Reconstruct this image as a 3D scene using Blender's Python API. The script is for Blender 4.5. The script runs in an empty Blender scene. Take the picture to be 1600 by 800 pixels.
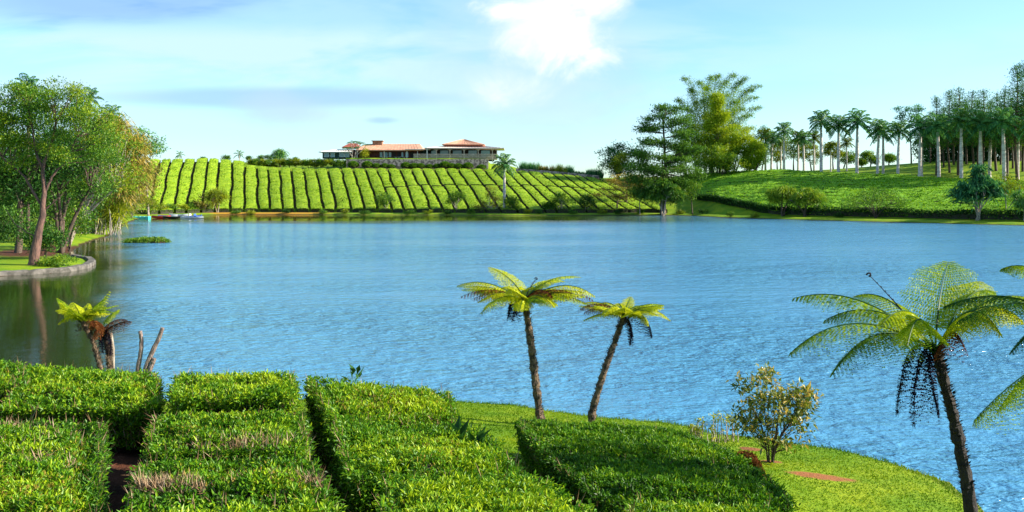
import bpy, math, random
import numpy as np
from mathutils import Vector
C = bpy.context.scene.collection
sc = bpy.context.scene
PI = math.pi
R = math.radians

# ------------------------------------------------------------------ camera, world, sun, exposure
F, HZ, EYE = 1386.0, 294.0, 7.5          # focal length in photo pixels, horizon row, eye height over the water
cam_d = bpy.data.cameras.new('camera'); cam = bpy.data.objects.new('camera', cam_d); C.objects.link(cam)
cam.location = (0, 0, EYE); cam.rotation_euler = (R(90), 0, 0)
cam_d.sensor_width = 36; cam_d.lens = 36 * F / 1600; cam_d.shift_y = -(400 - HZ) / 1600
cam_d.clip_end = 9000; cam_d.clip_start = 0.1
sc.camera = cam
sc.view_settings.view_transform = 'Standard'; sc.view_settings.look = 'None'
sc.view_settings.gamma = 1; sc.view_settings.use_curve_mapping = False
sc.view_settings.exposure = 1.33
SUN = Vector((1.0, -0.04, 0.50)).normalized()
s_el = math.asin(SUN.z); s_az = math.atan2(SUN.x, SUN.y)
sl = bpy.data.lights.new('sun', 'SUN'); sl.energy = 5.0; sl.angle = R(0.5); sl.color = (1.0, 0.92, 0.78)
so = bpy.data.objects.new('sun', sl); C.objects.link(so)
so.rotation_euler = (-SUN).to_track_quat('-Z', 'Y').to_euler(); so.location = (60, 0, 60)

class NT:
    """tiny helper around a node tree"""
    def __init__(s, nt): s.nt = nt
    def n(s, t, **k):
        x = s.nt.nodes.new(t)
        for a, b in k.items():
            if hasattr(x, a): setattr(x, a, b)
        return x
    def link(s, a, b): s.nt.links.new(a, b)
    def put(s, sock, v):
        if isinstance(v, (int, float)):
            sock.default_value = v
        elif isinstance(v, (tuple, list)):
            sock.default_value = tuple(v) if len(v) == len(sock.default_value) else tuple(v) + (1.0,)
        else: s.link(v, sock)
    def m(s, op, a, b=0.0, c=None, clamp=False):
        x = s.n('ShaderNodeMath', operation=op, use_clamp=clamp); s.put(x.inputs[0], a); s.put(x.inputs[1], b)
        if c is not None: s.put(x.inputs[2], c)
        return x.outputs[0]
    def mix(s, f, a, b, bt='MIX'):
        x = s.n('ShaderNodeMix', data_type='RGBA', blend_type=bt)
        s.put(x.inputs[0], f); s.put(x.inputs[6], a); s.put(x.inputs[7], b); return x.outputs[2]
    def noise(s, vec, scale, detail=3, rough=0.5, dist=0.0):
        x = s.n('ShaderNodeTexNoise'); 
        if vec is not None: s.link(vec, x.inputs['Vector'])
        x.inputs['Scale'].default_value = scale; x.inputs['Detail'].default_value = detail
        x.inputs['Roughness'].default_value = rough; x.inputs['Distortion'].default_value = dist
        return x.outputs[0]
    def ramp(s, f, lo, hi, a=0.0, b=1.0):
        x = s.n('ShaderNodeMapRange', interpolation_type='SMOOTHSTEP'); s.put(x.inputs[0], f)
        x.inputs[1].default_value = lo; x.inputs[2].default_value = hi; x.inputs[3].default_value = a; x.inputs[4].default_value = b
        return x.outputs[0]
    def mapping(s, vec, scale=(1, 1, 1), rot=(0, 0, 0)):
        x = s.n('ShaderNodeMapping'); s.link(vec, x.inputs[0]); x.inputs['Scale'].default_value = scale; x.inputs['Rotation'].default_value = rot
        return x.outputs[0]

w = bpy.data.worlds.new('World'); sc.world = w; w.use_nodes = True
T = NT(w.node_tree); bg = w.node_tree.nodes['Background']
sky = T.n('ShaderNodeTexSky', sky_type='NISHITA'); sky.sun_disc = False
sky.sun_elevation = s_el; sky.sun_rotation = s_az; sky.air_density = 1.0; sky.dust_density = 0.4; sky.ozone_density = 2.5
tc = T.n('ShaderNodeTexCoord'); sep = T.n('ShaderNodeSeparateXYZ'); T.link(tc.outputs['Generated'], sep.inputs[0])
ymax = T.m('MAXIMUM', sep.outputs[1], 0.02)
du = T.m('DIVIDE', sep.outputs[0], ymax); dv = T.m('DIVIDE', sep.outputs[2], ymax)
wv = T.n('ShaderNodeCombineXYZ'); T.link(du, wv.inputs[0]); T.link(dv, wv.inputs[1])
n1 = T.noise(T.mapping(wv.outputs[0], (1, 1.3, 1)), 9, 8, 0.6, 0.5)
n2 = T.noise(T.mapping(wv.outputs[0], (1, 4.5, 1)), 3.4, 5, 0.55, 0.3)
def blob(px, py, rx, ry, noise, amp, lo, hi):
    """soft cloud bank in the sky around a bearing and height"""
    a = T.m('DIVIDE', T.m('SUBTRACT', du, (px - 800) / F), rx / F); b = T.m('DIVIDE', T.m('SUBTRACT', dv, (HZ - py) / F), ry / F)
    d = T.m('SQRT', T.m('ADD', T.m('MULTIPLY', a, a), T.m('MULTIPLY', b, b)))
    d = T.m('ADD', d, T.m('MULTIPLY', T.m('SUBTRACT', noise, 0.5), amp))
    return T.ramp(d, lo, hi, 1.0, 0.0)
front = T.ramp(sep.outputs[1], 0.02, 0.2)
SB = 0.082
hsv = T.n('ShaderNodeHueSaturation'); hsv.inputs['Hue'].default_value = 0.497; hsv.inputs['Saturation'].default_value = 1.0
T.link(sky.outputs[0], hsv.inputs['Color'])
col = T.mix(1.0, hsv.outputs[0], (0.86, 1.10, 1.24), 'MULTIPLY')
# deep blue gap upper left, pale veils, grey-blue band, bright cumulus
col = T.mix(T.m('MULTIPLY', blob(170, -4, 330, 58, n2, 0.9, 0.4, 1.0), T.m('MULTIPLY', front, 0.95)), col, (.9, 2.2, 4.9))
veil = T.ramp(n2, 0.36, 0.56, 0.05, 0.95)
vm = T.m('MULTIPLY', veil, T.ramp(dv, 0.02, 0.10, 0.35, 1.0))
vm = T.m('MULTIPLY', vm, T.ramp(du, 0.05, 0.3, 1.0, 0.4))
col = T.mix(T.m('MULTIPLY', vm, T.ramp(dv, .165, .19, 1, .4)), col, (3.4, 4.8, 5.6))
col = T.mix(T.m('MULTIPLY', blob(440, 152, 330, 18, n2, 1.3, 0.3, 1.2), 0.7), col, (2.1, 3.3, 4.95))
col = T.mix(T.m('MULTIPLY', blob(450, 172, 90, 30, n1, 1.6, 0.2, 1.2), 0.75), col, (2.9, 4.0, 5.3))
col = T.mix(T.m('MULTIPLY', blob(598, 188, 36, 8, n1, 1.2, 0.3, 1.1), 0.6), col, (2.0, 3.3, 4.8))
col = T.mix(T.m('MULTIPLY', blob(840, 85, 190, 120, n1, 1.8, 0.2, 1.3), 0.65), col, (2.8, 4.1, 5.4))
cm = T.m('MAXIMUM', blob(850, 40, 112, 88, n1, 2.2, 0.35, 1.1), T.m('MAXIMUM', T.m('MULTIPLY', blob(795, 138, 74, 36, n1, 1.6, 0.1, 1.2), .75), blob(930, 2, 82, 44, n1, 1.8, 0.2, 1.1)))
col = T.mix(T.m('MULTIPLY', cm, 0.92), col, T.mix(T.ramp(n1, .36, .62, 1, 0), (4.0, 4.8, 5.6), (6.2, 6.25, 6.3)))
T.link(col, bg.inputs[0]); bg.inputs[1].default_value = SB

# ------------------------------------------------------------------ helpers
rng = np.random.default_rng(7)
def vnoise(x, y, seed=0):
    x = np.asarray(x, float); y = np.asarray(y, float)
    xi = np.floor(x).astype(np.int64); yi = np.floor(y).astype(np.int64); xf = x - xi; yf = y - yi
    def h(a, b):
        n = (a * 374761393 + b * 668265263 + seed * 974634777) & 0x7fffffff
        n = ((n ^ (n >> 13)) * 1274126177) & 0x7fffffff
        return ((n ^ (n >> 16)) & 0xffff) / 65535.0
    u = xf * xf * (3 - 2 * xf); v = yf * yf * (3 - 2 * yf)
    return (h(xi, yi) * (1 - u) + h(xi + 1, yi) * u) * (1 - v) + (h(xi, yi + 1) * (1 - u) + h(xi + 1, yi + 1) * u) * v
def fnoise(x, y, seed=0): return (vnoise(x, y, seed) + .5 * vnoise(x * 2.1, y * 2.1, seed + 1) + .25 * vnoise(x * 4.3, y * 4.3, seed + 2)) / 1.75
def sstep(x, a, b):
    t = np.clip((x - a) / (b - a), 0, 1); return t * t * (3 - 2 * t)

class MB:
    def __init__(s): s.V = []; s.Fc = []; s.M = []; s.A = []; s.n = 0
    def add(s, V, Fs, mat=0, c=0.5):
        V = np.asarray(V, float).reshape(-1, 3); Fs = np.asarray(Fs, np.int64)
        if not len(V) or not len(Fs): return
        s.V.append(V); s.Fc.append(Fs + s.n); s.M.append(np.full(len(Fs), mat) if np.isscalar(mat) else np.asarray(mat))
        s.A.append(np.full(len(V), c, float) if np.isscalar(c) else np.asarray(c, float)); s.n += len(V)
    def build(s, name, mats, parent=None, origin=(0, 0, 0), smooth=False):
        me = bpy.data.meshes.new(name)
        V = np.concatenate(s.V) - np.asarray(origin, float)
        loops = np.concatenate([f.ravel() for f in s.Fc])
        tot = np.concatenate([np.full(len(f), f.shape[1]) for f in s.Fc]); start = np.concatenate([[0], np.cumsum(tot)[:-1]])
        me.vertices.add(len(V)); me.vertices.foreach_set('co', V.ravel())
        me.loops.add(len(loops)); me.loops.foreach_set('vertex_index', loops.astype(np.int32))
        me.polygons.add(len(tot)); me.polygons.foreach_set('loop_start', start.astype(np.int32)); me.polygons.foreach_set('loop_total', tot.astype(np.int32))
        me.polygons.foreach_set('material_index', np.concatenate(s.M).astype(np.int32))
        me.polygons.foreach_set('use_smooth', np.full(len(tot), smooth))
        a = me.attributes.new('tone', 'FLOAT', 'POINT'); a.data.foreach_set('value', np.concatenate(s.A).astype(np.float32))
        me.update(calc_edges=True)
        for m_ in (mats if isinstance(mats, (list, tuple)) else [mats]): me.materials.append(m_)
        o = bpy.data.objects.new(name, me); C.objects.link(o)
        if parent is not None: o.parent = parent
        else: o.location = origin
        return o
def thing(name, label, cat, loc=(0, 0, 0), group=None):
    o = bpy.data.objects.new(name, None); C.objects.link(o); o.location = loc; o.empty_display_size = .3
    o['label'] = label; o['category'] = cat
    if group: o['group'] = group
    return o
def tag(o, label=None, cat=None, group=None, kind=None):
    for k, v in (('label', label), ('category', cat), ('group', group), ('kind', kind)):
        if v: o[k] = v
    return o
def copy_thing(src, loc, rotz=0, scale=1.0, label=None, group=None):
    r = src.copy(); C.objects.link(r); r.location = loc; r.rotation_euler = (0, 0, rotz); r.scale = (scale,) * 3 if np.isscalar(scale) else scale
    if label: r['label'] = label
    if group: r['group'] = group
    for ch in src.children:
        c = ch.copy(); C.objects.link(c); c.parent = r
    return r
def box(mb, a, b, mat=0, c=.5):
    x0, y0, z0 = a; x1, y1, z1 = b
    V = [(x0, y0, z0), (x1, y0, z0), (x1, y1, z0), (x0, y1, z0), (x0, y0, z1), (x1, y0, z1), (x1, y1, z1), (x0, y1, z1)]
    mb.add(V, [(0, 3, 2, 1), (4, 5, 6, 7), (0, 1, 5, 4), (1, 2, 6, 5), (2, 3, 7, 6), (3, 0, 4, 7)], mat, c)
def tube(mb, P, Rr, sides=6, mat=0, c=.5, cap=True, rough=0.0):
    P = np.asarray(P, float); n = len(P); Rr = np.broadcast_to(np.asarray(Rr, float), (n,))
    Tn = np.gradient(P, axis=0); Tn /= np.linalg.norm(Tn, axis=1)[:, None] + 1e-9
    up = np.array([0, 0, 1.]) if abs(Tn[:, 2]).mean() < .8 else np.array([1., 0, 0])
    A = np.cross(Tn, up); A /= np.linalg.norm(A, axis=1)[:, None] + 1e-9; B = np.cross(Tn, A)
    th = np.linspace(0, 2 * PI, sides, endpoint=False)
    rr = Rr[:, None] * (1 + max(rough, .09 * (sides in (7, 8))) * (rng.random((n, sides)) - .5))
    V = P[:, None, :] + rr[..., None] * (np.cos(th)[None, :, None] * A[:, None, :] + np.sin(th)[None, :, None] * B[:, None, :])
    i = np.arange(n - 1)[:, None]; j = np.arange(sides)[None, :]
    q = np.stack([i * sides + j, i * sides + (j + 1) % sides, (i + 1) * sides + (j + 1) % sides, (i + 1) * sides + j], -1).reshape(-1, 4)
    mb.add(V.reshape(-1, 3), q, mat, c)
    if cap:
        mb.add(V[-1], [list(range(sides))], mat, c); mb.add(V[0], [list(range(sides))[::-1]], mat, c)
def bez(p0, p1, p2, n=8):
    t = np.linspace(0, 1, n)[:, None]; p0, p1, p2 = map(lambda q: np.asarray(q, float), (p0, p1, p2))
    return (1 - t) ** 2 * p0 + 2 * t * (1 - t) * p1 + t * t * p2
def unit(v): return v / (np.linalg.norm(v, axis=-1, keepdims=True) + 1e-9)
def leaves(mb, P, D, L, W, c=.5, mat=0, fold=.25, wide=.45):
    """pointed leaf quads at P growing along D, slightly folded"""
    P = np.asarray(P, float); n = len(P)
    if n == 0: return
    D = unit(D); L = np.broadcast_to(L, (n,))[:, None]; W = np.broadcast_to(W, (n,))[:, None]
    S = unit(np.cross(D, unit(rng.normal(size=(n, 3)) * .35 + np.array([0, 0, 1.])))); N = np.cross(S, D)
    V = np.stack([P, P + D * L * wide + S * W * .5 + N * W * fold, P + D * L, P + D * L * wide - S * W * .5 + N * W * fold], 1).reshape(-1, 3)
    q = np.arange(n * 4).reshape(n, 4)
    mb.add(V, q, mat, np.repeat(np.broadcast_to(c, (n,)), 4))
def P3(px, py, Y): return np.array([(px - 800) / F * Y, Y, EYE - (py - HZ) / F * Y])
ORD = 'first second third fourth fifth sixth seventh eighth ninth tenth eleventh twelfth thirteenth fourteenth fifteenth sixteenth seventeenth eighteenth nineteenth twentieth'.split()
ORD += ['twenty-' + o for o in ORD[:9]] + ['thirtieth'] + ['thirty-' + o for o in ORD[:9]] + ['fortieth'] + ['forty-' + o for o in ORD[:9]] + ['fiftieth']

# ------------------------------------------------------------------ materials
MATS = {}
def newmat(name):
    m = bpy.data.materials.new(name); m.use_nodes = True; m.node_tree.nodes.clear(); t = NT(m.node_tree)
    out = t.n('ShaderNodeOutputMaterial'); return m, t, out
def mat_leaf(name, dark, mid, light, trans=.35, gloss=.06, rough=.45):
    """leaf colour runs dark > mid > light with the leaf's own tone"""
    m, t, out = newmat(name)
    at = t.n('ShaderNodeAttribute', attribute_name='tone'); g = t.n('ShaderNodeTexCoord')
    nz = t.noise(g.outputs['Object'], 1.3, 3)
    f = t.m('ADD', at.outputs['Fac'], t.m('MULTIPLY', t.m('SUBTRACT', nz, .5), .35))
    r = t.n('ShaderNodeValToRGB'); r.color_ramp.elements[0].color = (*dark, 1); r.color_ramp.elements[0].position = .12
    r.color_ramp.elements[1].color = (*light, 1); r.color_ramp.elements[1].position = .92
    e = r.color_ramp.elements.new(.52); e.color = (*mid, 1); t.link(f, r.inputs[0])
    d = t.n('ShaderNodeBsdfDiffuse'); tr = t.n('ShaderNodeBsdfTranslucent'); gl = t.n('ShaderNodeBsdfGlossy')
    t.link(r.outputs[0], d.inputs[0]); t.link(t.mix(1.0, r.outputs[0], (1.15, 1.1, .55), 'MULTIPLY'), tr.inputs[0])
    gl.inputs['Roughness'].default_value = rough; gl.inputs[0].default_value = (1, 1, 1, 1)
    a = t.n('ShaderNodeMixShader'); a.inputs[0].default_value = trans; t.link(d.outputs[0], a.inputs[1]); t.link(tr.outputs[0], a.inputs[2])
    b = t.n('ShaderNodeMixShader'); b.inputs[0].default_value = gloss; t.link(a.outputs[0], b.inputs[1]); t.link(gl.outputs[0], b.inputs[2])
    t.link(b.outputs[0], out.inputs[0]); return m
def mat_plain(name, a, b=None, scale=2.0, rough=.8, bump=.2, bscale=None, metal=0.0, stretch=(1, 1, 1), detail=4, lo=.35, hi=.65):
    m, t, out = newmat(name); p = t.n('ShaderNodeBsdfPrincipled'); g = t.n('ShaderNodeTexCoord')
    v = t.mapping(g.outputs['Object'], stretch)
    nz = t.noise(v, scale, detail, .6)
    t.put(p.inputs['Base Color'], t.mix(t.ramp(nz, lo, hi), a, b or tuple(x * .7 for x in a)))
    p.inputs['Roughness'].default_value = rough; p.inputs['Metallic'].default_value = metal
    if bump:
        bp = t.n('ShaderNodeBump'); bp.inputs['Strength'].default_value = bump; bp.inputs['Distance'].default_value = .1
        t.link(t.noise(v, bscale or scale * 4, 5, .7), bp.inputs['Height']); t.link(bp.outputs[0], p.inputs['Normal'])
    t.link(p.outputs[0], out.inputs[0]); return m
L = {}
L['tea'] = mat_leaf('tea_leaf', (.012, .055, .003), (.085, .225, .006), (.38, .48, .012), .30, .014, .45)
L['tea_far'] = mat_leaf('tea_far_leaf', (.03, .09, .003), (.17, .32, .006), (.34, .46, .012), .26, .0)
L['tea_right'] = mat_leaf('tea_right_leaf', (.02, .08, .006), (.14, .32, .008), (.30, .44, .014), .26, .0)
L['grass'] = mat_leaf('grass_leaf', (.04, .12, .004), (.13, .24, .006), (.30, .34, .01), .35, .0)
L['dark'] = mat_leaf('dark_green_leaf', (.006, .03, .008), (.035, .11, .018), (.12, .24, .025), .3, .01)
L['green'] = mat_leaf('green_leaf', (.012, .06, .006), (.075, .20, .012), (.30, .38, .015), .36, .02)
L['lime'] = mat_leaf('lime_leaf', (.03, .09, .006), (.13, .28, .012), (.36, .44, .02), .36, .01)
L['pine'] = mat_leaf('pine_needle', (.008, .05, .02), (.05, .18, .04), (.24, .38, .03), .25, .0)
L['yellow'] = mat_leaf('yellow_green_leaf', (.05, .09, .004), (.22, .29, .008), (.50, .46, .015), .35, .02)
L['teal'] = mat_leaf('blue_green_leaf', (.008, .045, .022), (.05, .19, .065), (.18, .38, .09), .28, .01)
L['palm'] = mat_leaf('palm_leaf', (.008, .05, .015), (.06, .22, .045), (.26, .42, .03), .3, .04)
L['olive'] = mat_leaf('olive_orange_leaf', (.05, .035, .006), (.17, .17, .02), (.42, .30, .05), .3, .02)
L['fern'] = mat_leaf('fern_leaf', (.03, .11, .008), (.26, .38, .006), (.50, .52, .01), .42, .02)
L['dry'] = mat_leaf('dry_frond', (.03, .010, .006), (.14, .045, .018), (.36, .15, .04), .15, .0)
L['black'] = mat_leaf('withered_frond', (.006, .006, .014), (.015, .012, .022), (.04, .03, .03), .05, .0)
L['autumn'] = mat_leaf('turning_leaf', (.08, .09, .01), (.26, .22, .03), (.46, .33, .08), .3, .0)
L['twig'] = mat_leaf('dry_twig', (.08, .045, .025), (.24, .15, .08), (.40, .30, .20), 0.05, .0)
L['bark_red'] = mat_plain('reddish_bark', (.17, .085, .06), (.06, .032, .025), 1.5, bump=.8, stretch=(3, 3, .8), bscale=5)
L['bark'] = mat_plain('brown_bark', (.11, .07, .045), (.045, .03, .02), 2, bump=.8, stretch=(3, 3, .8))
L['bark_pale'] = mat_plain('pale_bark', (.42, .36, .28), (.2, .15, .11), 2, bump=.6, stretch=(2, 2, 1))
L['bark_fern'] = mat_plain('tree_fern_bark', (.20, .13, .075), (.045, .028, .018), 7, bump=1.0, bscale=22, lo=.42, hi=.6)
L['bark_fern_dark'] = mat_plain('dark_tree_fern_bark', (.035, .022, .018), (.012, .008, .008), 7, bump=1.0, bscale=22, lo=.42, hi=.6)
L['palm_trunk'] = mat_plain('royal_palm_trunk', (.62, .55, .50), (.36, .30, .27), .8, bump=.2, stretch=(1, 1, 3))
L['shaft'] = mat_plain('palm_crownshaft', (.06, .17, .03), (.03, .10, .02), 1, rough=.4, bump=0)
L['tea_core'] = mat_plain('tea_branches', (.020, .022, .008), (.045, .022, .012), 9, bump=1.0, bscale=20)
L['tea_wood'] = mat_plain('tea_row_wood', (.018, .025, .006), (.03, .02, .008), 3, bump=.6)
def tea_top(name, a, b, c_):
    m, t, out = newmat(name); g = t.n('ShaderNodeTexCoord'); p = t.n('ShaderNodeBsdfPrincipled'); o = g.outputs['Object']
    k = t.mix(t.ramp(t.noise(o, .8, 5, .7), .35, .65), a, b); k = t.mix(t.ramp(t.noise(o, 3.2, 3, .6), .5, .72), k, c_)
    t.put(p.inputs['Base Color'], k); p.inputs['Roughness'].default_value = .85; p.inputs['Specular IOR Level'].default_value = .2
    bp = t.n('ShaderNodeBump'); bp.inputs['Strength'].default_value = .8; bp.inputs['Distance'].default_value = .25
    t.link(t.noise(o, 2.6, 5, .75), bp.inputs['Height']); t.link(bp.outputs[0], p.inputs['Normal']); t.link(p.outputs[0], out.inputs[0]); return m
L['top_far'] = tea_top('tea_row_top', (.15, .27, .006), (.26, .36, .008), (.14, .17, .02))
L['top_right'] = tea_top('tea_terrace_top', (.10, .26, .008), (.20, .36, .01), (.07, .18, .006))
L['stone'] = mat_plain('rubble_stone', (.46, .36, .28), (.13, .10, .08), 1.1, bump=1.0, bscale=3, lo=.44, hi=.56)
L['conc'] = mat_plain('weathered_concrete', (.16, .14, .12), (.05, .045, .035), 1.2, bump=.5, bscale=6)
L['terra'] = mat_plain('terracotta_roof', (.62, .33, .20), (.52, .25, .15), .6, rough=.7, bump=0)
L['palepink'] = mat_plain('pale_metal_roof', (.72, .58, .50), (.62, .48, .42), .5, rough=.6, bump=0)
L['redwall'] = mat_plain('dark_red_wall', (.10, .022, .018), (.06, .014, .012), .7, bump=0)
L['fascia'] = mat_plain('red_brown_fascia', (.30, .08, .04), (.2, .05, .03), .7, bump=0)
L['white'] = mat_plain('white_paint', (.72, .70, .66), (.6, .57, .52), 1, rough=.6, bump=0)
L['beige'] = mat_plain('pale_timber', (.55, .45, .34), (.42, .33, .24), 1, bump=.1)
L['greenwall'] = mat_plain('dark_green_wall', (.02, .06, .055), (.015, .04, .04), 1, bump=0)
L['brick'] = mat_plain('brown_chimney_brick', (.34, .17, .10), (.2, .10, .06), 2, bump=.4)
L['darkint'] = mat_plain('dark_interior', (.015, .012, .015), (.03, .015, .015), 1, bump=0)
L['wood_post'] = mat_plain('pale_wood_post', (.55, .42, .25), (.4, .3, .18), 3, bump=.2)
L['grey_wood'] = mat_plain('grey_dead_wood', (.33, .24, .20), (.09, .06, .055), 5, bump=.8, bscale=14, stretch=(2, 2, .8))
L['soilpath'] = mat_plain('bare_soil', (.16, .075, .04), (.08, .04, .02), 2, bump=.6)
def paint(name, c, rough=.35): 
    L[name] = mat_plain(name + '_paint', c, tuple(x * .85 for x in c), 2, rough=rough, bump=0)
for nm, c in (('teal_plastic', (.06, .50, .50)), ('red_plastic', (.65, .04, .03)), ('dark_hull', (.03, .03, .03)), ('green_hull', (.03, .16, .07)),
              ('white_hull', (.75, .76, .78)), ('blue_hull', (.07, .16, .50)), ('orange_hull', (.60, .14, .04)), ('duck', (.03, .025, .02))): paint(nm, c)
def glassmat():
    m, t, out = newmat('window_glass'); p = t.n('ShaderNodeBsdfPrincipled'); p.inputs['Base Color'].default_value = (.06, .2, .24, 1)
    p.inputs['Roughness'].default_value = .08; p.inputs['Specular IOR Level'].default_value = .9; t.link(p.outputs[0], out.inputs[0]); return m
L['glass'] = glassmat()

# ------------------------------------------------------------------ terrain
def shore_pt(px, py): Y = EYE * F / (py - HZ); return ((px - 800) / F * Y, Y)
near_sh = [(-1500, 640), (-400, 640), (0, 642), (150, 634), (260, 631), (400, 629), (520, 629), (620, 629), (700, 630), (760, 633), (820, 639), (860, 646), (930, 653), (1000, 660), (1060, 668), (1120, 680),
           (1200, 692), (1290, 704), (1350, 716), (1410, 732), (1460, 750), (1510, 776), (1550, 806), (1590, 850), (1640, 930), (1760, 1000), (2300, 1000), (3200, 800)]
right_sh = [(3300, 480), (2600, 400), (1900, 366), (1700, 357), (1600, 352.5), (1500, 350), (1400, 347.5), (1300, 345), (1200, 342), (1120, 339.5), (1080, 337), (1000, 336), (900, 336.5), (800, 337), (700, 336),
            (600, 336), (500, 335.5), (400, 335), (340, 335.5), (290, 337), (235, 339), (215, 342), (204, 346), (190, 352), (180, 360), (168, 369), (150, 374), (130, 381), (112, 392), (98, 400), (120, 403), (143, 407), (149, 412),
            (138, 419), (105, 425), (50, 429), (0, 432), (-100, 440), (-300, 470), (-700, 520), (-1500, 560)]
LAKE = np.array([shore_pt(*p) for p in near_sh + right_sh])
def sdist(X, Y):
    X = np.asarray(X, float); Y = np.asarray(Y, float); shp = X.shape; X = X.ravel(); Y = Y.ravel()
    d = np.full(X.shape, 1e9); inside = np.zeros(X.shape, bool); n = len(LAKE)
    for i in range(n):
        ax, ay = LAKE[i]; bx_, by_ = LAKE[(i + 1) % n]; ex, ey = bx_ - ax, by_ - ay; l2 = ex * ex + ey * ey + 1e-9
        t = np.clip(((X - ax) * ex + (Y - ay) * ey) / l2, 0, 1)
        d = np.minimum(d, np.hypot(X - ax - t * ex, Y - ay - t * ey))
        c = ((ay > Y) != (by_ > Y)) & (X < (bx_ - ax) * (Y - ay) / (by_ - ay + 1e-12) + ax); inside ^= c
    d = np.where(inside, -d, d); d = d + np.where((Y > 60) & (Y < 110) & (X < -38), 0, .55) * (fnoise(X * .8, Y * .8, 41) - .5)
    return d.reshape(shp)
fs = [(p[0], shore_pt(*p)[1]) for p in right_sh if p[0] >= 230 and p[0] <= 1900]
fs = sorted(fs); FSX = np.array([(a - 800) / F for a, b in fs]); FSY = np.array([b for a, b in fs])
def yshore(u):
    return np.interp(u, FSX, FSY)
CT = [(-400, 262, 60), (150, 257, 60), (230, 254, 60), (330, 252, 60), (385, 257, 62), (430, 262, 62), (470, 264, 62), (540, 264, 62), (700, 264, 62), (780, 266, 62), (830, 269, 60), (880, 273, 56), (930, 278, 52), (980, 281, 50), (1040, 280, 52), (1090, 274, 60), (1150, 270, 64),
      (1225, 268, 66), (1280, 271, 64), (1340, 274, 62), (1403, 276, 60), (1467, 281, 58), (1530, 284, 56), (1600, 287, 54), (1900, 290, 50)]
CU = np.array([(c[0] - 800) / F for c in CT]); CY = np.array([c[1] for c in CT], float); CL = np.array([c[2] for c in CT], float)
# ground level again behind the crest (photo row of the skyline ground there)
BT = [(-400, 262), (230, 253), (300, 251), (420, 250), (540, 249), (780, 250), (830, 266), (930, 277), (1090, 273), (1225, 267), (1300, 262), (1370, 256), (1454, 249), (1600, 246), (1900, 246)]
BU = np.array([(c[0] - 800) / F for c in BT]); BY = np.array([c[1] for c in BT], float)
def crest(u):
    Yc = yshore(u) + np.interp(u, CU, CL); return Yc, EYE - (np.interp(u, CU, CY) - HZ) / F * Yc
def terr(X, Y, d=None):
    X = np.asarray(X, float); Y = np.asarray(Y, float)
    if d is None: d = sdist(X, Y)
    dl = np.maximum(d, 0)
    bank = .12 + .33 * sstep(dl, 0, 2.5)
    base = bank + dl * .012 + .12 * (fnoise(X * .12, Y * .12, 5) - .5) * sstep(dl, 2, 8)
    Ys = np.maximum(Y, 1.0); u = X / Ys
    nearz = np.interp(dl, [0, .6, 3, 6, 10, 14, 18, 30], [.08, .2, .42, .82, 1.65, 2.95, 3.3, 3.6]) + 2.0 * sstep(-Y, -7, 1) + .06 * (fnoise(X * .5, Y * .5, 9) - .5) * sstep(dl, .5, 2)
    Yc, Zc = crest(u); s = Y - yshore(u); Lc = Yc - yshore(u); t = np.clip((s - 7) / (Lc - 7), 0, 1)
    right = sstep(u, .16, .24)
    prof = t ** (1 - .18 * right)
    zh = .5 + (Zc - .5) * prof
    Yb = Yc + 26; zb = EYE - (np.interp(u, BU, BY) - HZ) / F * Yb
    step_w = np.where((u > -.19) & (u < -.026), 1.0, 16.0)
    step = np.clip((Y - 318.6) / .6, 0, 1)
    zh = zh + np.maximum(zb - Zc, -2) * step * (step_w < 5) + (zb - Zc) * sstep(Y - Yc, 5, 55) * (step_w > 5)
    zh = zh - .012 * np.maximum(Y - Yc - 70, 0) + .25 * (fnoise(X * .06, Y * .06, 3) - .5) * t
    far_w = sstep(s, 0, 6) * (Y > 120)
    z = base * (1 - far_w) + np.maximum(zh, .3) * far_w
    lb = sstep(-u, .40, .47) * (Y > 60); 
    z = np.where(Y < 48, nearz, z)
    return np.where(d < 0, -1.2 * sstep(-d, 0, 3) - .05, z)
def gz(X, Y): return float(terr(np.array([X]), np.array([Y]))[0])
def ground_at(px, Y): X = (px - 800) / F * Y; return np.array([X, Y, gz(X, Y)])
def hit(px, py, Y0=5, Y1=400):
    Ys = np.linspace(Y0, Y1, 3000); X = (px - 800) / F * Ys; z = terr(X, Ys); ray = EYE - (py - HZ) / F * Ys
    k = np.nonzero(ray <= np.maximum(z, 0))[0]; k = k[0] if len(k) else -1
    return np.array([X[k], Ys[k], max(z[k], 0)])
ang = np.concatenate([np.linspace(-180, -40, 60, endpoint=False), np.linspace(-40, 40, 460, endpoint=False), np.linspace(40, 180, 60)])
rad = np.concatenate([[.3], np.linspace(1, 36, 130, endpoint=False), np.linspace(36, 60, 14, endpoint=False), np.linspace(60, 170, 70, endpoint=False), np.linspace(170, 345, 170, endpoint=False), np.geomspace(345, 5000, 28)])
AA, RR = np.meshgrid(np.radians(ang), rad); GX = RR * np.sin(AA); GY = RR * np.cos(AA); GD = sdist(GX, GY); GZ = terr(GX, GY, GD)
nr, na = GX.shape; i = np.arange(nr - 1)[:, None]; j = np.arange(na - 1)[None, :]
q = np.stack([i * na + j, i * na + j + 1, (i + 1) * na + j + 1, (i + 1) * na + j], -1).reshape(-1, 4)[:, ::-1]
mb = MB(); mb.add(np.stack([GX, GY, GZ], -1).reshape(-1, 3), q, 0, 0.5)
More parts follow.
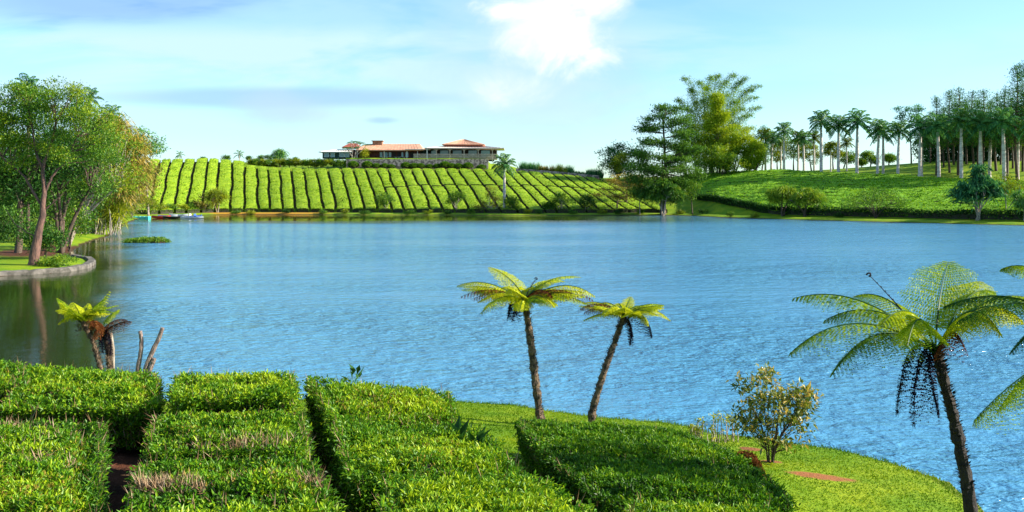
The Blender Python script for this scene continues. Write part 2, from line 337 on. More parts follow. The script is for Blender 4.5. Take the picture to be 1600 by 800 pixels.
def ground_mat():
    m, t, out = newmat('ground_cover'); g = t.n('ShaderNodeNewGeometry'); p = t.n('ShaderNodeBsdfPrincipled'); pos = g.outputs['Position']
    s = t.n('ShaderNodeSeparateXYZ'); t.link(pos, s.inputs[0]); x, y, z = s.outputs
    n = t.noise(pos, .35, 5, .65); nf = t.noise(pos, 9, 4, .7); nm_ = t.noise(pos, 2.2, 4, .6)
    grass = t.mix(t.ramp(n, .35, .68), (.10, .21, .005), (.24, .30, .008)); grass = t.mix(t.ramp(nf, .45, .75), grass, (.07, .16, .004))
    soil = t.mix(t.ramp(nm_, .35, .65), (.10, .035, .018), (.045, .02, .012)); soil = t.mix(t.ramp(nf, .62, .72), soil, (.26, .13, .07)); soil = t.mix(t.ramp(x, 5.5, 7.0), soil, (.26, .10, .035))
    # bare soil between the near hedges
    k = t.m('MULTIPLY', t.ramp(y, 17.5, 20, 1, 0), t.ramp(t.m('ADD', x, t.m('MULTIPLY', n, 1.5)), .5, 2.6, 1, 0))
    k = t.m('MULTIPLY', k, t.ramp(y, -4, 0, 0, 1))
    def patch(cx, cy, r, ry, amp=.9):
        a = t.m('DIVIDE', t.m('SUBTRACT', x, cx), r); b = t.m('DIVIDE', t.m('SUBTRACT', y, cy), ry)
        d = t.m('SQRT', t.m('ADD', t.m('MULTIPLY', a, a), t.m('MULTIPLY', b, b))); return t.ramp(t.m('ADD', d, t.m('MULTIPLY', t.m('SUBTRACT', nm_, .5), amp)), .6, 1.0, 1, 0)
    for (cx, cy, r, ry) in SOIL_SHADE: k = t.m('MAXIMUM', k, patch(cx, cy, r, ry))
    # soil under the far tea rows
    far = t.m('MULTIPLY', t.ramp(y, 236, 252, 0, 1), t.ramp(t.m('DIVIDE', x, t.m('MAXIMUM', y, 1)), .10, .14, 1, 0))
    far = t.m('MULTIPLY', far, t.ramp(y, 300, 316, 1, 0)); far = t.m('MULTIPLY', far, t.ramp(z, 1.3, 1.9, 0, 1))
    k = t.m('MAXIMUM', k, t.m('MULTIPLY', far, .85))
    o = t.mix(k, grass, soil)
    # orange sandy bank at the far shore, wet mud just at the waterline
    sand = t.m('MULTIPLY', patch(-72, 253.5, 26, 4.5, 1.4), t.ramp(z, .9, 1.3, 1, 0)); o = t.mix(t.m('MULTIPLY', sand, .85), o, (.42, .19, .02))
    o = t.mix(t.ramp(z, .02, .20, 1, 0), o, (.05, .03, .015))
    o = t.mix(t.ramp(z, -.6, -.1, 1, 0), o, (.02, .05, .04))
    t.put(p.inputs['Base Color'], o); p.inputs['Roughness'].default_value = .9; p.inputs['Specular IOR Level'].default_value = .15
    bp = t.n('ShaderNodeBump'); bp.inputs['Strength'].default_value = .7; bp.inputs['Distance'].default_value = .08
    t.link(t.m('ADD', nf, t.noise(pos, 1.1, 5, .7)), bp.inputs['Height']); t.link(bp.outputs[0], p.inputs['Normal'])
    t.link(p.outputs[0], out.inputs[0]); return m
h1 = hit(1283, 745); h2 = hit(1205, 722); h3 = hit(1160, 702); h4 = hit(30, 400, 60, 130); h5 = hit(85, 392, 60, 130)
SOIL_SHADE = [(h1[0], h1[1], 1.0, .35), (h2[0], h2[1], .35, .25), (h3[0] + .2, h3[1], .4, .3), (h4[0], h4[1] + 6, 8, 9), (h5[0], h5[1] + 6, 6, 9)]  # bare soil on the lawn; end entries paint tree shade brown under the left grove
tag(mb.build('ground', ground_mat(), smooth=True), kind='structure')

def water_mat():
    m, t, out = newmat('lake_water'); g = t.n('ShaderNodeNewGeometry'); p = t.n('ShaderNodeBsdfPrincipled'); pos = g.outputs['Position']
    s = t.n('ShaderNodeSeparateXYZ'); t.link(pos, s.inputs[0]); x, y, z = s.outputs
    u = t.m('DIVIDE', x, t.m('MAXIMUM', y, 1))
    wind = t.noise(t.mapping(pos, (.012, .035, .02)), 1.0, 4, .6)
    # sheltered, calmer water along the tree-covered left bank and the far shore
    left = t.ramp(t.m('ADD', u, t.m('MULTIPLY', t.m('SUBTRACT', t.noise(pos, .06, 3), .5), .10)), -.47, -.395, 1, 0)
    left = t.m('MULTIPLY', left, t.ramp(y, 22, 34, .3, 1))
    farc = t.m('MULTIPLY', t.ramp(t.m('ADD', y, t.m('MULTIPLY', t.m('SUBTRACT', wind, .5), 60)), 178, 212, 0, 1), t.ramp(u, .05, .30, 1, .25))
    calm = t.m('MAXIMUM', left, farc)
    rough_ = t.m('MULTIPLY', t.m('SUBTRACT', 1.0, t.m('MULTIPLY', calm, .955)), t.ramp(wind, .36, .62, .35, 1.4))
    v1 = t.mapping(pos, (.75, 1.25, 1)); w1 = t.noise(v1, 1.5, 3, .55, .3); w2 = t.noise(t.mapping(pos, (.8, 1.5, 1), (0, 0, .25)), 4.2, 3, .6, .2)
    w3 = t.noise(t.mapping(pos, (.5, 1.0, 1), (0, 0, -.2)), .35, 2, .5)
    hgt = t.m('ADD', t.m('ADD', t.m('MULTIPLY', w1, .26), t.m('MULTIPLY', w2, .085)), t.m('MULTIPLY', w3, .42))
    bp = t.n('ShaderNodeBump'); bp.inputs['Distance'].default_value = 1.15; t.link(rough_, bp.inputs['Strength']); t.link(hgt, bp.inputs['Height'])
    t.put(p.inputs['Base Color'], t.mix(calm, (.07, .25, .42), (.016, .026, .003)))  # dark olive bank reflections painted into the body colour of the calm water
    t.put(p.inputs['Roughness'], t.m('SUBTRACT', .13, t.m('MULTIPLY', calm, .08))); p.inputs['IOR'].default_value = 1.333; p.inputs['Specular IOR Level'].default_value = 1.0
    t.link(bp.outputs[0], p.inputs['Normal']); t.link(p.outputs[0], out.inputs[0]); return m
mb = MB(); xs = np.concatenate([np.linspace(-420, 420, 40)]); ys = np.linspace(-20, 330, 30)
WX, WY = np.meshgrid(xs, ys); nr, na = WX.shape; i = np.arange(nr - 1)[:, None]; j = np.arange(na - 1)[None, :]
mb.add(np.stack([WX, WY, 0 * WX], -1).reshape(-1, 3), np.stack([i * na + j, i * na + j + 1, (i + 1) * na + j + 1, (i + 1) * na + j], -1).reshape(-1, 4))
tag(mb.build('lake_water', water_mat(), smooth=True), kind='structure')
# ------------------------------------------------------------------ far tea rows on the lakeside hillside
def vis_curve(px_b, px_t, seed, amp=3.2):
    """edge of a tea row from the shore up to the crest, as bearings for t in 0..1"""
    def f(t):
        return px_b + (px_t - px_b) * t + amp * (fnoise(t * 4.6, seed * 1.7 + px_b * .013, 11) - .5) * 2 * np.interp(t, [0, 1], [1, .7])
    return f
def row_mesh(left, right, t0, t1, height, seed, mats, ybase, ytop, dens=5.0, nt=52, ns=5, card=.34):
    mb = MB(); tt = np.linspace(t0, t1, nt); ss = np.linspace(0, 1, ns)
    Tm, Sm = np.meshgrid(tt, ss, indexing='ij')
    def at(T_, S_):
        u = ((left(T_) * (1 - S_) + right(T_) * S_) - 800) / F
        Yb = yshore(u) + ybase; Yt = crest(u)[0] + ytop; Y = Yb + (Yt - Yb) * T_; X = u * Y; return X, Y
    X, Y = at(Tm, Sm); g = terr(X, Y)
    edge = np.minimum(Sm, 1 - Sm) * 2; eT = np.minimum((Tm - t0), (t1 - Tm)) / (t1 - t0)
    Z = g + height * (1 - .14 * (1 - edge) ** 3) + .22 * (fnoise(X * .9, Y * .9, seed) - .5) + .30 * (vnoise(X * .35, Y * 1.1, seed + 50) - .5)
    top = np.stack([X, Y, Z], -1); i = np.arange(nt - 1)[:, None]; j = np.arange(ns - 1)[None, :]
    mb.add(top.reshape(-1, 3), np.stack([i * ns + j, i * ns + j + 1, (i + 1) * ns + j + 1, (i + 1) * ns + j], -1).reshape(-1, 4), 0)
    bot = np.stack([X, Y, g - .3], -1)
    for a, b in ((top[:, 0], bot[:, 0]), (bot[:, -1], top[:, -1]), (bot[0], top[0]), (top[-1], bot[-1])):
        n = len(a); V = np.concatenate([a, b]); k = np.arange(n - 1); mb.add(V, np.stack([k, k + n, k + n + 1, k + 1], -1), 1)
    area = np.linalg.norm(top[-1].mean(0) - top[0].mean(0)) * np.linalg.norm(top[:, -1].mean(0) - top[:, 0].mean(0))
    n = int(area * dens); T_ = rng.uniform(t0, t1, n); S_ = rng.uniform(-.04, 1.04, n); x, y = at(T_, S_); z = terr(x, y) + height * (1 - .2 * (abs(S_ - .5) * 2) ** 6) - .10 + .16 * (fnoise(x * .9, y * .9, seed) - .5)
    D = rng.normal(size=(n, 3)) * .8 + np.array([0, 0, .55])
    tone = .5 + .12 * math.sin(seed * 4.1) + .45 * (fnoise(x * .35, y * .35, 21) - .5) * 2 + .5 * (vnoise(x * .35, y * 1.1, seed + 50) - .5) + rng.normal(0, .17, n)
    leaves(mb, np.stack([x, y, z], -1), D, rng.uniform(.6, 1.3, n) * card, rng.uniform(.5, .9, n) * card, np.clip(tone, 0, 1), 2)
    # leafy lower end and flanks
    for (fixT, fixS, m_) in ((t0, None, int(n * .10)), (None, 0., int(n * .12)), (None, 1., int(n * .12))):
        T_ = np.full(m_, fixT) if fixT is not None else rng.uniform(t0, t1, m_); S_ = np.full(m_, fixS) if fixS is not None else rng.uniform(0, 1, m_)
        x, y = at(T_, S_); z = terr(x, y) + height * rng.uniform(.2, 1, m_) ** .7
        leaves(mb, np.stack([x, y, z], -1), rng.normal(size=(m_, 3)) + np.array([0, -.3, .3]), card * .8, card * .6, np.clip(rng.normal(.25, .12, m_), 0, 1), 2)
    return mb
FAR_M = [L['top_far'], L['tea_wood'], L['tea_far']]
def far_row(b0, b1, c0, c1, t0, t1, seed, label, grp):
    gap = 2.35 + .3 * math.sin(seed * 2.3)
    mb = row_mesh(vis_curve(b0 + gap, c0 + gap * .8, seed), vis_curve(b1 - gap, c1 - gap * .8, seed + 1), t0, t1, 1.15, seed, FAR_M, 5.5, 0.5 if c0 < 380 else -4.0)
    V = np.concatenate(mb.V); o = np.array([V[:, 0].mean(), V[:, 1].min(), gz(V[:, 0].mean(), V[:, 1].min())])
    ob = mb.build('tea_hedge_row', FAR_M, origin=o); tag(ob, label, 'tea hedge', grp)
tops = [234, 251, 268, 288, 306, 326, 344, 363, 382, 401, 419, 437, 456, 474, 493, 512, 531, 550, 569, 587, 605, 624, 642, 660, 678, 697, 716, 735, 754, 772, 790, 808, 826, 845, 862, 879, 896, 913, 930, 946]
tops = [x + rng.uniform(-1.3, 1.3) for x in tops]
bots = [x + .125 * (x - 392) - (4 if x < 330 else 0) + max(x - 700, 0) * .12 + rng.uniform(-1, 1) for x in tops]
for k in range(len(tops) - 1):
    a, b = tops[k], tops[k + 1]; g0, g1 = bots[k], bots[k + 1]; nm_ = ORD[k]
    tt = 1.0 if b < 940 else .96
    if a < 585:
        far_row(g0, g1, a, b, 0, tt, k, 'long clipped tea row running down the far hillside, %s from the left' % nm_, 'tea rows running up the far hillside')
    else:
        sp = .52 + (a - 585) * .0003 + rng.uniform(-.025, .025)
        far_row(g0, g1, a, b, 0, sp - .006, k, 'lower half of a tea row on the far hillside, %s from the left' % nm_, 'lower tea rows below the hillside cross path')
        far_row(g0 - 3, g1 - 3, a, b, sp + .012, tt, k, 'upper tea row above the hillside cross path, %s from the left' % nm_, 'upper tea rows below the restaurant wall')
# contour terraces on the right hill
RM = [L['top_right'], L['tea_wood'], L['tea_right']]
def contour_row(t0, t1, pl, pr, seed, label):
    mb = MB(); nu = int((pr - pl) / 3.0); uu = (np.linspace(pl, pr, nu) - 800) / F; ss = np.linspace(0, 1, 5)
    U, S_ = np.meshgrid(uu, ss, indexing='ij')
    def at(U, S_):
        q_ = (U - uu[0]) / (uu[-1] - uu[0]); U = U + (1 - q_) ** 3 * (np.interp(t0 + (t1 - t0) * S_, BTT, BPX) - np.interp((t0 + t1) / 2, BTT, BPX)) / F
        wob = (fnoise(U * 14, 3.3, 31) - .5) * 1.6
        Yb = yshore(U) + 8 ; Yt = crest(U)[0] - 1.5; T_ = t0 + (t1 - t0) * S_; Y = Yb + (Yt - Yb) * T_ + wob * np.sin(T_ * 3); return U * Y, Y
    X, Y = at(U, S_); g = terr(X, Y); e = np.minimum(S_, 1 - S_) * 2
    Z = g + 1.05 * (1 - .22 * (1 - e) ** 2) + .6 * (fnoise(X * .35, Y * .7, seed) - .5)
    top = np.stack([X, Y, Z], -1); i = np.arange(nu - 1)[:, None]; j = np.arange(4)[None, :]
    mb.add(top.reshape(-1, 3), np.stack([i * 5 + j, (i + 1) * 5 + j, (i + 1) * 5 + j + 1, i * 5 + j + 1], -1).reshape(-1, 4), 0)
    bot = np.stack([X, Y, g - .2], -1)
    for a, b in ((top[:, 0], bot[:, 0]), (bot[:, -1], top[:, -1]), (bot[0], top[0]), (top[-1], bot[-1])):
        n = len(a); V = np.concatenate([a, b]); k = np.arange(n - 1); mb.add(V, np.stack([k, k + n, k + n + 1, k + 1], -1), 1)
    n = int(nu * 3 * .16 * 5 * 5.5); U = rng.uniform(uu[0], uu[-1], n); S_ = rng.uniform(-.1, 1.05, n); x, y = at(U, S_)
    z = terr(x, y) + 1.0 - .3 * (abs(S_ - .5) * 2) ** 4 - .1 + .6 * (fnoise(x * .35, y * .7, seed) - .5)
    tone = .5 + .5 * (fnoise(x * .2, y * .5, 23) - .5) * 2.6 + rng.normal(0, .15, n)
    leaves(mb, np.stack([x, y, z], -1), rng.normal(size=(n, 3)) * .8 + np.array([0, 0, .5]), rng.uniform(.25, .55, n), rng.uniform(.2, .36, n), np.clip(tone, 0, 1), 2)
    V = np.concatenate(mb.V); o = np.array([V[:, 0].mean(), V[:, 1].mean(), 0]); o[2] = gz(o[0], o[1])
    tag(mb.build('tea_terrace_row', RM, origin=o), label, 'tea hedge', 'tea terraces across the right hillside')
bl = np.array([(1076, 309), (1100, 314), (1130, 319), (1160, 325), (1190, 333)]); bt_ = []
for a_, b_ in bl:
    h_ = hit(a_, b_, 130, 320); u_ = (a_ - 800) / F; bt_.append((h_[1] + 1.4 - float(yshore(u_)) - 8) / (float(crest(u_)[0]) - 1.5 - float(yshore(u_)) - 8))
BTT = np.array([0] + [max(x_, .005 + .001 * i_) for i_, x_ in enumerate(bt_[::-1])] + [.6, 1]); BPX = np.array([1205, 1190, 1160, 1130, 1100, 1076, 1052, 1045.])
NR = 13
for k in range(NR):
    a = k / NR; b = (k + .92) / NR; pl = np.interp((a + b) / 2, BTT, BPX)
    contour_row(a, b, pl, 1680, 60 + k, 'green tea terrace curving across the right hillside, %s up from the shore' % ORD[k])

# ------------------------------------------------------------------ generic plants
def ellip(n, c, r, shell=.45):
    d = unit(rng.normal(size=(n, 3))); k = rng.random(n)[:, None] ** (1 / 3.); k = shell + (1 - shell) * k
    return np.asarray(c) + d * k * np.asarray(r)
def crown_leaves(mb, cen, per, cr, leaf, flat=.6, mode='leaf', tone0=.5, spread=.14, wide=.5, up=.25):
    n = len(cen)
    if mode == 'leaf' and cen[:, 1].mean() > 180: per = int(per * 1.7); leaf *= 1.12
    if mode == 'leaf':
        k = np.repeat(np.arange(n), per); off = rng.normal(size=(len(k), 3)) * cr * np.array([.55, .55, .55 * flat])
        ct = rng.normal(tone0, .13, n)
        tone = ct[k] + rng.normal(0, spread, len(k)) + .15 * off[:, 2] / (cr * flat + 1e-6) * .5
        D = rng.normal(size=(len(k), 3)) + unit(off) * .7 + np.array([0, 0, up])
        leaves(mb, cen[k] + off, D, leaf * rng.uniform(.6, 1.4, len(k)), leaf * wide * rng.uniform(.7, 1.3, len(k)), np.clip(tone, 0, 1), 0)
    else:   # rosettes of long blades
        k = np.repeat(np.arange(n), per); D = unit(rng.normal(size=(len(k), 3)) * np.array([1, 1, .7]) + np.array([0, 0, up]))
        ct = rng.normal(tone0, .12, n); ln = cr * rng.uniform(.7, 1.25, len(k)); t = np.clip(ct[k] + rng.normal(0, spread, len(k)), 0, 1)
        leaves(mb, cen[k], D, ln, leaf, t, 0, wide=.5)
        P2 = cen[k] + D * ln[:, None] * .92; leaves(mb, P2, D * np.array([1, 1, .3]) + np.array([0, 0, -.9]), ln * .6, leaf * .8, t, 0)
def tree(label, cat, bpx, Y, lobes, name='broadleaf_tree', leafm='green', barkm='bark', r0=.3, nclump=60, per=90, cr=1.1, leaf=.3, flat=.6, mode='leaf', base=None,
         nbr=26, tone=.5, spread=.14, trunk=None, group=None, lean=0, up=.25, forks=1, wide=.5, shell=.45, dY=1.0):
    b = ground_at(bpx, Y) if base is None else np.asarray(base, float); b = b - np.array([0, 0, .15]); Yb = b[1]; m = Yb / F
    root = thing(name, label, cat, tuple(b), group)
    cs = []; rs = []
    for l in lobes:
        px, py, rx, ry = l[:4]; oy = (l[4] if len(l) > 4 else 0); cs.append(P3(px, py, Yb + oy)); rs.append((rx * m, rx * m * dY, ry * m))
    vol = np.array([r[0] * r[2] for r in rs]); cnt = np.maximum(1, (vol / vol.sum() * nclump).astype(int))
    cen = np.concatenate([ellip(c_, np.asarray(c), np.asarray(r), shell) for c_, c, r in zip(cnt, cs, rs)])
    cm_ = MB(); crown_leaves(cm_, cen, per, cr, leaf, flat, mode, tone, spread, wide, up)
    tm = MB(); mean = cen.mean(0); mean[2] = cen[:, 2].min() * .55 + cen[:, 2].mean() * .45
    paths = []
    if trunk:
        for tr_ in trunk:
            pts = np.array([b if (q_[0] is None) else P3(q_[0], q_[1], Yb + (q_[2] if len(q_) > 2 else 0)) for q_ in tr_[1:]]); sc_ = tr_[0]
            tt = np.linspace(0, 1, len(pts)); ti = np.linspace(0, 1, len(pts) * 4); P = np.stack([np.interp(ti, tt, pts[:, a]) for a in range(3)], -1)
            P[1:-1] = (P[:-2] + P[1:-1] * 2 + P[2:]) / 4; P += rng.normal(0, r0 * .12, P.shape) * (ti[:, None] > 0)
            rad_ = r0 * sc_ * (1.25 * (1 - ti) ** 3 * (sc_ > .9) + 1 - .6 * ti); tube(tm, P, rad_, 8, 0, .5); paths.append((P, rad_))
    else:
        for f_ in range(forks):
            bb = b + np.array([rng.normal(0, r0 * 1.2), rng.normal(0, r0), 0]) * (forks > 1); tgt = mean + rng.normal(0, 1, 3) * np.array([1, 1, .3]) * (forks > 1) * np.array(rs).mean(0) * .5
            P = bez(bb, bb * .6 + tgt * .4 + np.array([0, 0, (tgt[2] - bb[2]) * .25]) + rng.normal(0, r0 * .8, 3), tgt, 10); rad_ = np.linspace(r0 * (1.35 if forks == 1 else .9), r0 * .45, 10)
            tube(tm, P, rad_, 8, 0, .5); paths.append((P, rad_))
    AP = np.concatenate([p[len(p) // 3:] for p, _ in paths]); AR = np.concatenate([r[len(r) // 3:] for _, r in paths])
    for k in rng.permutation(len(cen))[:nbr]:
        c_ = cen[k]; dd = np.linalg.norm((AP - c_) * np.array([1, 1, .55]) + np.array([0, 0, .0]), axis=1) + 1.5 * np.maximum(AP[:, 2] - c_[2] + .5, 0); a_ = int(dd.argmin()); s_ = AP[a_]
        midp = s_ * .5 + c_ * .5 + np.array([0, 0, -.06 * np.linalg.norm(c_ - s_)]) + rng.normal(0, .12 * np.linalg.norm(c_ - s_) + 1e-3, 3) * .6
        P = bez(s_, midp, c_, 6); tube(tm, P, np.linspace(min(AR[a_] * .55, r0 * .4), r0 * .05, 6), 5, 0, .5, cap=False)
    tm.build('trunk', L[barkm], root, b, True); cm_.build('crown', L[leafm], root, b)
    return root

def frond_geo(mb, P, pin_len, n_pin, pin_w, droop=.5, tone=.5, mat=0, taper=(.35, 1, .15), fine=0, rachis=.012, vee=.35, tsp=.1, fwd=.45, start=.08, rt=None):
    """feather frond along curve P: pinnae either side; fine > 0 splits each pinna into leaflets"""
    P = np.asarray(P, float); t = np.linspace(0, 1, len(P)); ti = np.repeat(np.linspace(start, 1, n_pin), 2); side = np.tile([1., -1.], n_pin)
    Q = np.stack([np.interp(ti, t, P[:, a]) for a in range(3)], -1); G = unit(np.gradient(P, axis=0)); Tn = unit(np.stack([np.interp(ti, t, G[:, a]) for a in range(3)], -1))
    S = unit(np.cross(Tn, np.array([0, 0, 1.]) + 0 * Tn)); N = np.cross(S, Tn); N *= np.sign(N[:, 2:3] + 1e-6)
    ln = pin_len * np.interp(ti, [0, .35, .75, 1], [taper[0], taper[1], .75, taper[2]]) * rng.uniform(.88, 1.1, len(ti))
    D = unit(S * side[:, None] + Tn * fwd + N * vee * .4 + np.array([0, 0, -droop]))
    tn = np.clip(tone + rng.normal(0, tsp, len(ti)), 0, 1)
    if fine:
        f = np.linspace(.06, .97, fine); K = np.repeat(np.arange(len(ti)), fine); Fv = np.tile(f, len(ti))
        sag = (Fv ** 2 * droop * .5)[:, None] * ln[K][:, None] * np.array([0, 0, -1.])
        B = Q[K] + D[K] * (Fv * ln[K])[:, None] + sag; Dd = unit(D[K] + np.array([0, 0, -1.]) * (Fv * droop)[:, None])
        W = unit(np.cross(Dd, N[K])); ll = .16 * ln[K] * np.sin(np.clip(1 - Fv * .86, 0, 1) * 1.6) + .01
        for sg in (1, -1): leaves(mb, B, W * sg + Dd * .35 + np.array([0, 0, -.15]), ll, pin_w, np.clip(tn[K] + rng.normal(0, .05, len(K)), 0, 1), mat, fold=.1)
        # pinna midribs
        V = np.stack([Q + N * .004, Q - N * .004, Q + D * ln[:, None] * .9 - N * .002, Q + D * ln[:, None] * .9 + N * .002], 1).reshape(-1, 3)
        V[2::4] += sag[fine - 1::fine]; V[3::4] += sag[fine - 1::fine]; mb.add(V, np.arange(len(V)).reshape(-1, 4), mat, np.repeat(tn, 4))
    else:
        leaves(mb, Q, D, ln, pin_w, tn, mat, fold=.15)
        if droop > .3: leaves(mb, Q + D * ln[:, None] * .8, D * .5 + np.array([0, 0, -1.]), ln * .5, pin_w * .8, tn, mat, fold=.1)
    tube(mb, P, np.linspace(rachis, rachis * .3, len(P)), 4, mat, max(tone - .25, 0) if rt is None else rt, cap=False)

# ------------------------------------------------------------------ royal palms
def palm_proto(h, fl, seed, name='royal_palm', r=.32, leafm='palm', trunkm='palm_trunk', nf=25, shaft=True, tone=.5, lean=0.0):
    root = thing(name, 'palm', 'palm tree')
    tm = MB(); zz = np.linspace(0, h, 16); bulge = r * (1.18 - .35 * (zz / h) + .18 * np.exp(-((zz / h - .55) / .2) ** 2) + .25 * np.exp(-zz * 1.5))
    lx = lean * (zz / h) ** 2; tube(tm, np.stack([lx, 0 * zz, zz], -1), bulge, 12); tm.build('trunk', L[trunkm], root, smooth=True)
    if shaft:
        sm = MB(); tube(sm, [(lean, 0, h), (lean, 0, h + .3), (lean, 0, h + 1.2), (lean, 0, h + 1.8)], [r * .95, r * 1.05, r * .75, r * .35], 10); sm.build('crownshaft', L['shaft'], root, smooth=True)
    base = np.array([lean, 0, h + (1.5 if shaft else 0)])
    cmb = MB()
    for k in range(nf):
        az = k * 2.399 + rng.normal(0, .15); e = 1.45 - 2.3 * (k / nf) + rng.normal(0, .08); ll = fl * rng.uniform(.85, 1.1)
        d = np.array([math.cos(az) * math.cos(e), math.sin(az) * math.cos(e), math.sin(e)]); hz = np.array([math.cos(az), math.sin(az), 0])
        P = bez(base, base + d * ll * .55 + np.array([0, 0, .22 * ll]), base + hz * ll * (.28 + .5 * math.cos(e)) + np.array([0, 0, ll * (.86 * math.sin(e) - .2)]), 10)
        frond_geo(cmb, P, ll * .21, 28, ll * .045, droop=.45, tone=tone + .12 * math.sin(e) + rng.normal(0, .08), rachis=.06, tsp=.1)
    cmb.build('crown', L[leafm], root)
    return root
P_A = palm_proto(13.2, 5.4, 1, r=.38); P_B = palm_proto(11.6, 5.0, 2, lean=.5, r=.36); P_C = palm_proto(12.5, 5.6, 3, leafm='teal', lean=-.4, tone=.6, r=.38); P_Y = palm_proto(9.5, 3.8, 4, leafm='yellow', tone=.3, r=.26)
protos = {'A': P_A, 'B': P_B, 'C': P_C, 'Y': P_Y}; used = set()
def put_palm(kind, px, base_py, top_py, label, group, Y=None):
    p = protos[kind]; H0 = {'A': 18.2, 'B': 16.4, 'C': 17.6, 'Y': 13.0}[kind]
    if Y is None:
        Yc = crest((px - 800) / F)[0]; Y = float(Yc) + (base_py[1] if isinstance(base_py, tuple) else 1.5)
    g = ground_at(px, Y); H = (P3(px, top_py, Y)[2] - g[2]); s = H / H0; rz = rng.uniform(0, 6.28)
    if kind not in used:
        used.add(kind); p.location = tuple(g - [0, 0, .1]); p.scale = (s,) * 3; p.rotation_euler = (0, 0, rz); p['label'] = label; p['group'] = group
    else: copy_thing(p, tuple(g - [0, 0, .1]), rz, s, label, group)
row = [('A', 1225, 190), ('A', 1283, 171), ('B', 1310, 178), ('C', 1339, 170), ('B', 1371, 185), ('B', 1403, 188), ('C', 1437, 178), ('C', 1467, 176), ('A', 1502, 168), ('C', 1569, 166), ('C', 1620, 165)]
for k, (kd, px, ty) in enumerate(row):
    put_palm(kd, px, 0, ty, 'tall royal palm with pale trunk lining the right hill crest, %s from the left' % ORD[k], 'royal palms in a row along the right crest')
back = [('Y', 1196, 202, 12), ('B', 1205, 204, 9), ('Y', 1220, 212, 14), ('Y', 1247, 205, 12), ('B', 1256, 204, 6), ('Y', 1272, 206, 12), ('Y', 1298, 222, 30), ('Y', 1323, 215, 32), ('C', 1380, 190, 14), ('B', 1440, 200, 16), ('C', 1532, 172, 3), ('B', 1546, 185, 20), ('C', 1590, 188, 18)]
for k, (kd, px, ty, dy) in enumerate(back):
    put_palm(kd, px, 0, ty, 'shorter palm standing behind the main right palm row, %s from the left' % ORD[k], 'palms behind the main row', Y=float(crest((px - 800) / F)[0]) + dy)
# the single royal palm on the far shore and small palms on the hilltop
g = hit(788, 331, 100); s = (P3(788, 240, g[1])[2] - g[2]) / 18.2
copy_thing(P_A, tuple(g), 2.0, s, 'lone royal palm at the far waterline in front of the tea rows', None)
sp = palm_proto(4.2, 3.4, 9, name='small_palm', r=.16, leafm='palm', trunkm='bark_pale', nf=9, shaft=False)
pr = [(374, 237, 'small slim palm on the hill skyline left of the clipped bushes'), (281, 238, 'tiny flat-topped palm on the hill skyline nearest the left grove')]
for k, (px, ty, lb) in enumerate(pr):
    Y = float(crest((px - 800) / F)[0]) + 24; g = ground_at(px, Y); s = (P3(px, ty, Y)[2] - g[2]) / 5.6
    if k == 0: sp.location = tuple(g); sp.scale = (s,) * 3; sp['label'] = lb
    else: copy_thing(sp, tuple(g), 1.0, s, lb)
# ------------------------------------------------------------------ left grove
tree('large leafy tree with a leaning reddish trunk on the stone-edged point', 'tree', 55, 78, [(60, 150, 42, 26), (20, 165, 34, 34), (105, 165, 36, 30), (145, 195, 34, 34), (60, 210, 40, 26), (20, 235, 34, 26), (120, 235, 34, 24), (168, 232, 26, 22, 2), (-30, 190, 40, 40)],
     base=hit(52, 414, 60, 120), leafm='green', barkm='bark_red', r0=.24, nclump=135, per=190, cr=.85, leaf=.22, nbr=110, tone=.6, flat=.6, shell=.5,
     trunk=[(1, (None, 0), (57, 380), (66, 335), (70, 300), (66, 262), (80, 225), (88, 190)), (.55, (68, 325), (52, 300), (38, 275), (8, 250), (-20, 225)), (.55, (70, 300), (85, 270), (105, 250), (120, 215)), (.5, (66, 262), (56, 240), (52, 205), (45, 170)),
            (.3, (67, 330), (85, 315), (100, 300)), (.28, (57, 372), (38, 360), (22, 348), (8, 325))])
tree('dense dark tree at the far left behind the leaning trunk', 'tree', 20, 96, [(10, 180, 60, 50), (60, 250, 60, 40), (-40, 240, 50, 60), (20, 300, 50, 30), (80, 200, 50, 50)], leafm='dark', barkm='bark', r0=.4, nclump=130, per=100, cr=1.5, leaf=.38, nbr=30, tone=.5, forks=2)
tree('dark multi-stemmed tree in the middle of the left grove', 'tree', 92, 100, [(110, 250, 45, 45), (150, 270, 40, 40), (90, 310, 40, 28), (130, 200, 40, 40)], leafm='dark', barkm='bark', r0=.30, nclump=90, per=70, cr=1.15, leaf=.34, nbr=60, tone=.8, forks=5)
tree('arching olive tree leaning out over the water in the left grove', 'tree', 104, 114, [(165, 250, 36, 30), (190, 280, 30, 28), (150, 300, 30, 22), (182, 225, 30, 26)], leafm='green', barkm='bark_pale', r0=.26, nclump=80, per=60, cr=1.1, leaf=.34, nbr=60, tone=.7, forks=5)
tree('orange-tipped shaggy pandanus tree on the right flank of the left grove', 'tree', 138, 138, [(188, 232, 26, 22), (200, 262, 24, 20), (165, 205, 26, 20), (200, 290, 20, 14)], name='pandanus_tree', leafm='olive', barkm='bark', r0=.3, nclump=70, per=46, cr=2.1, leaf=.16, mode='rosette', nbr=40, tone=.7, up=-.1, forks=3)
tree('sunlit yellow-green pandanus clump hanging over the inlet', 'tree', 146, 140, [(162, 318, 28, 20), (180, 328, 18, 17), (150, 300, 26, 20)], name='pandanus_tree', leafm='yellow', barkm='bark_pale', r0=.16, nclump=50, per=40, cr=1.7, leaf=.13, mode='rosette', nbr=50, tone=.5, forks=9, up=.1)
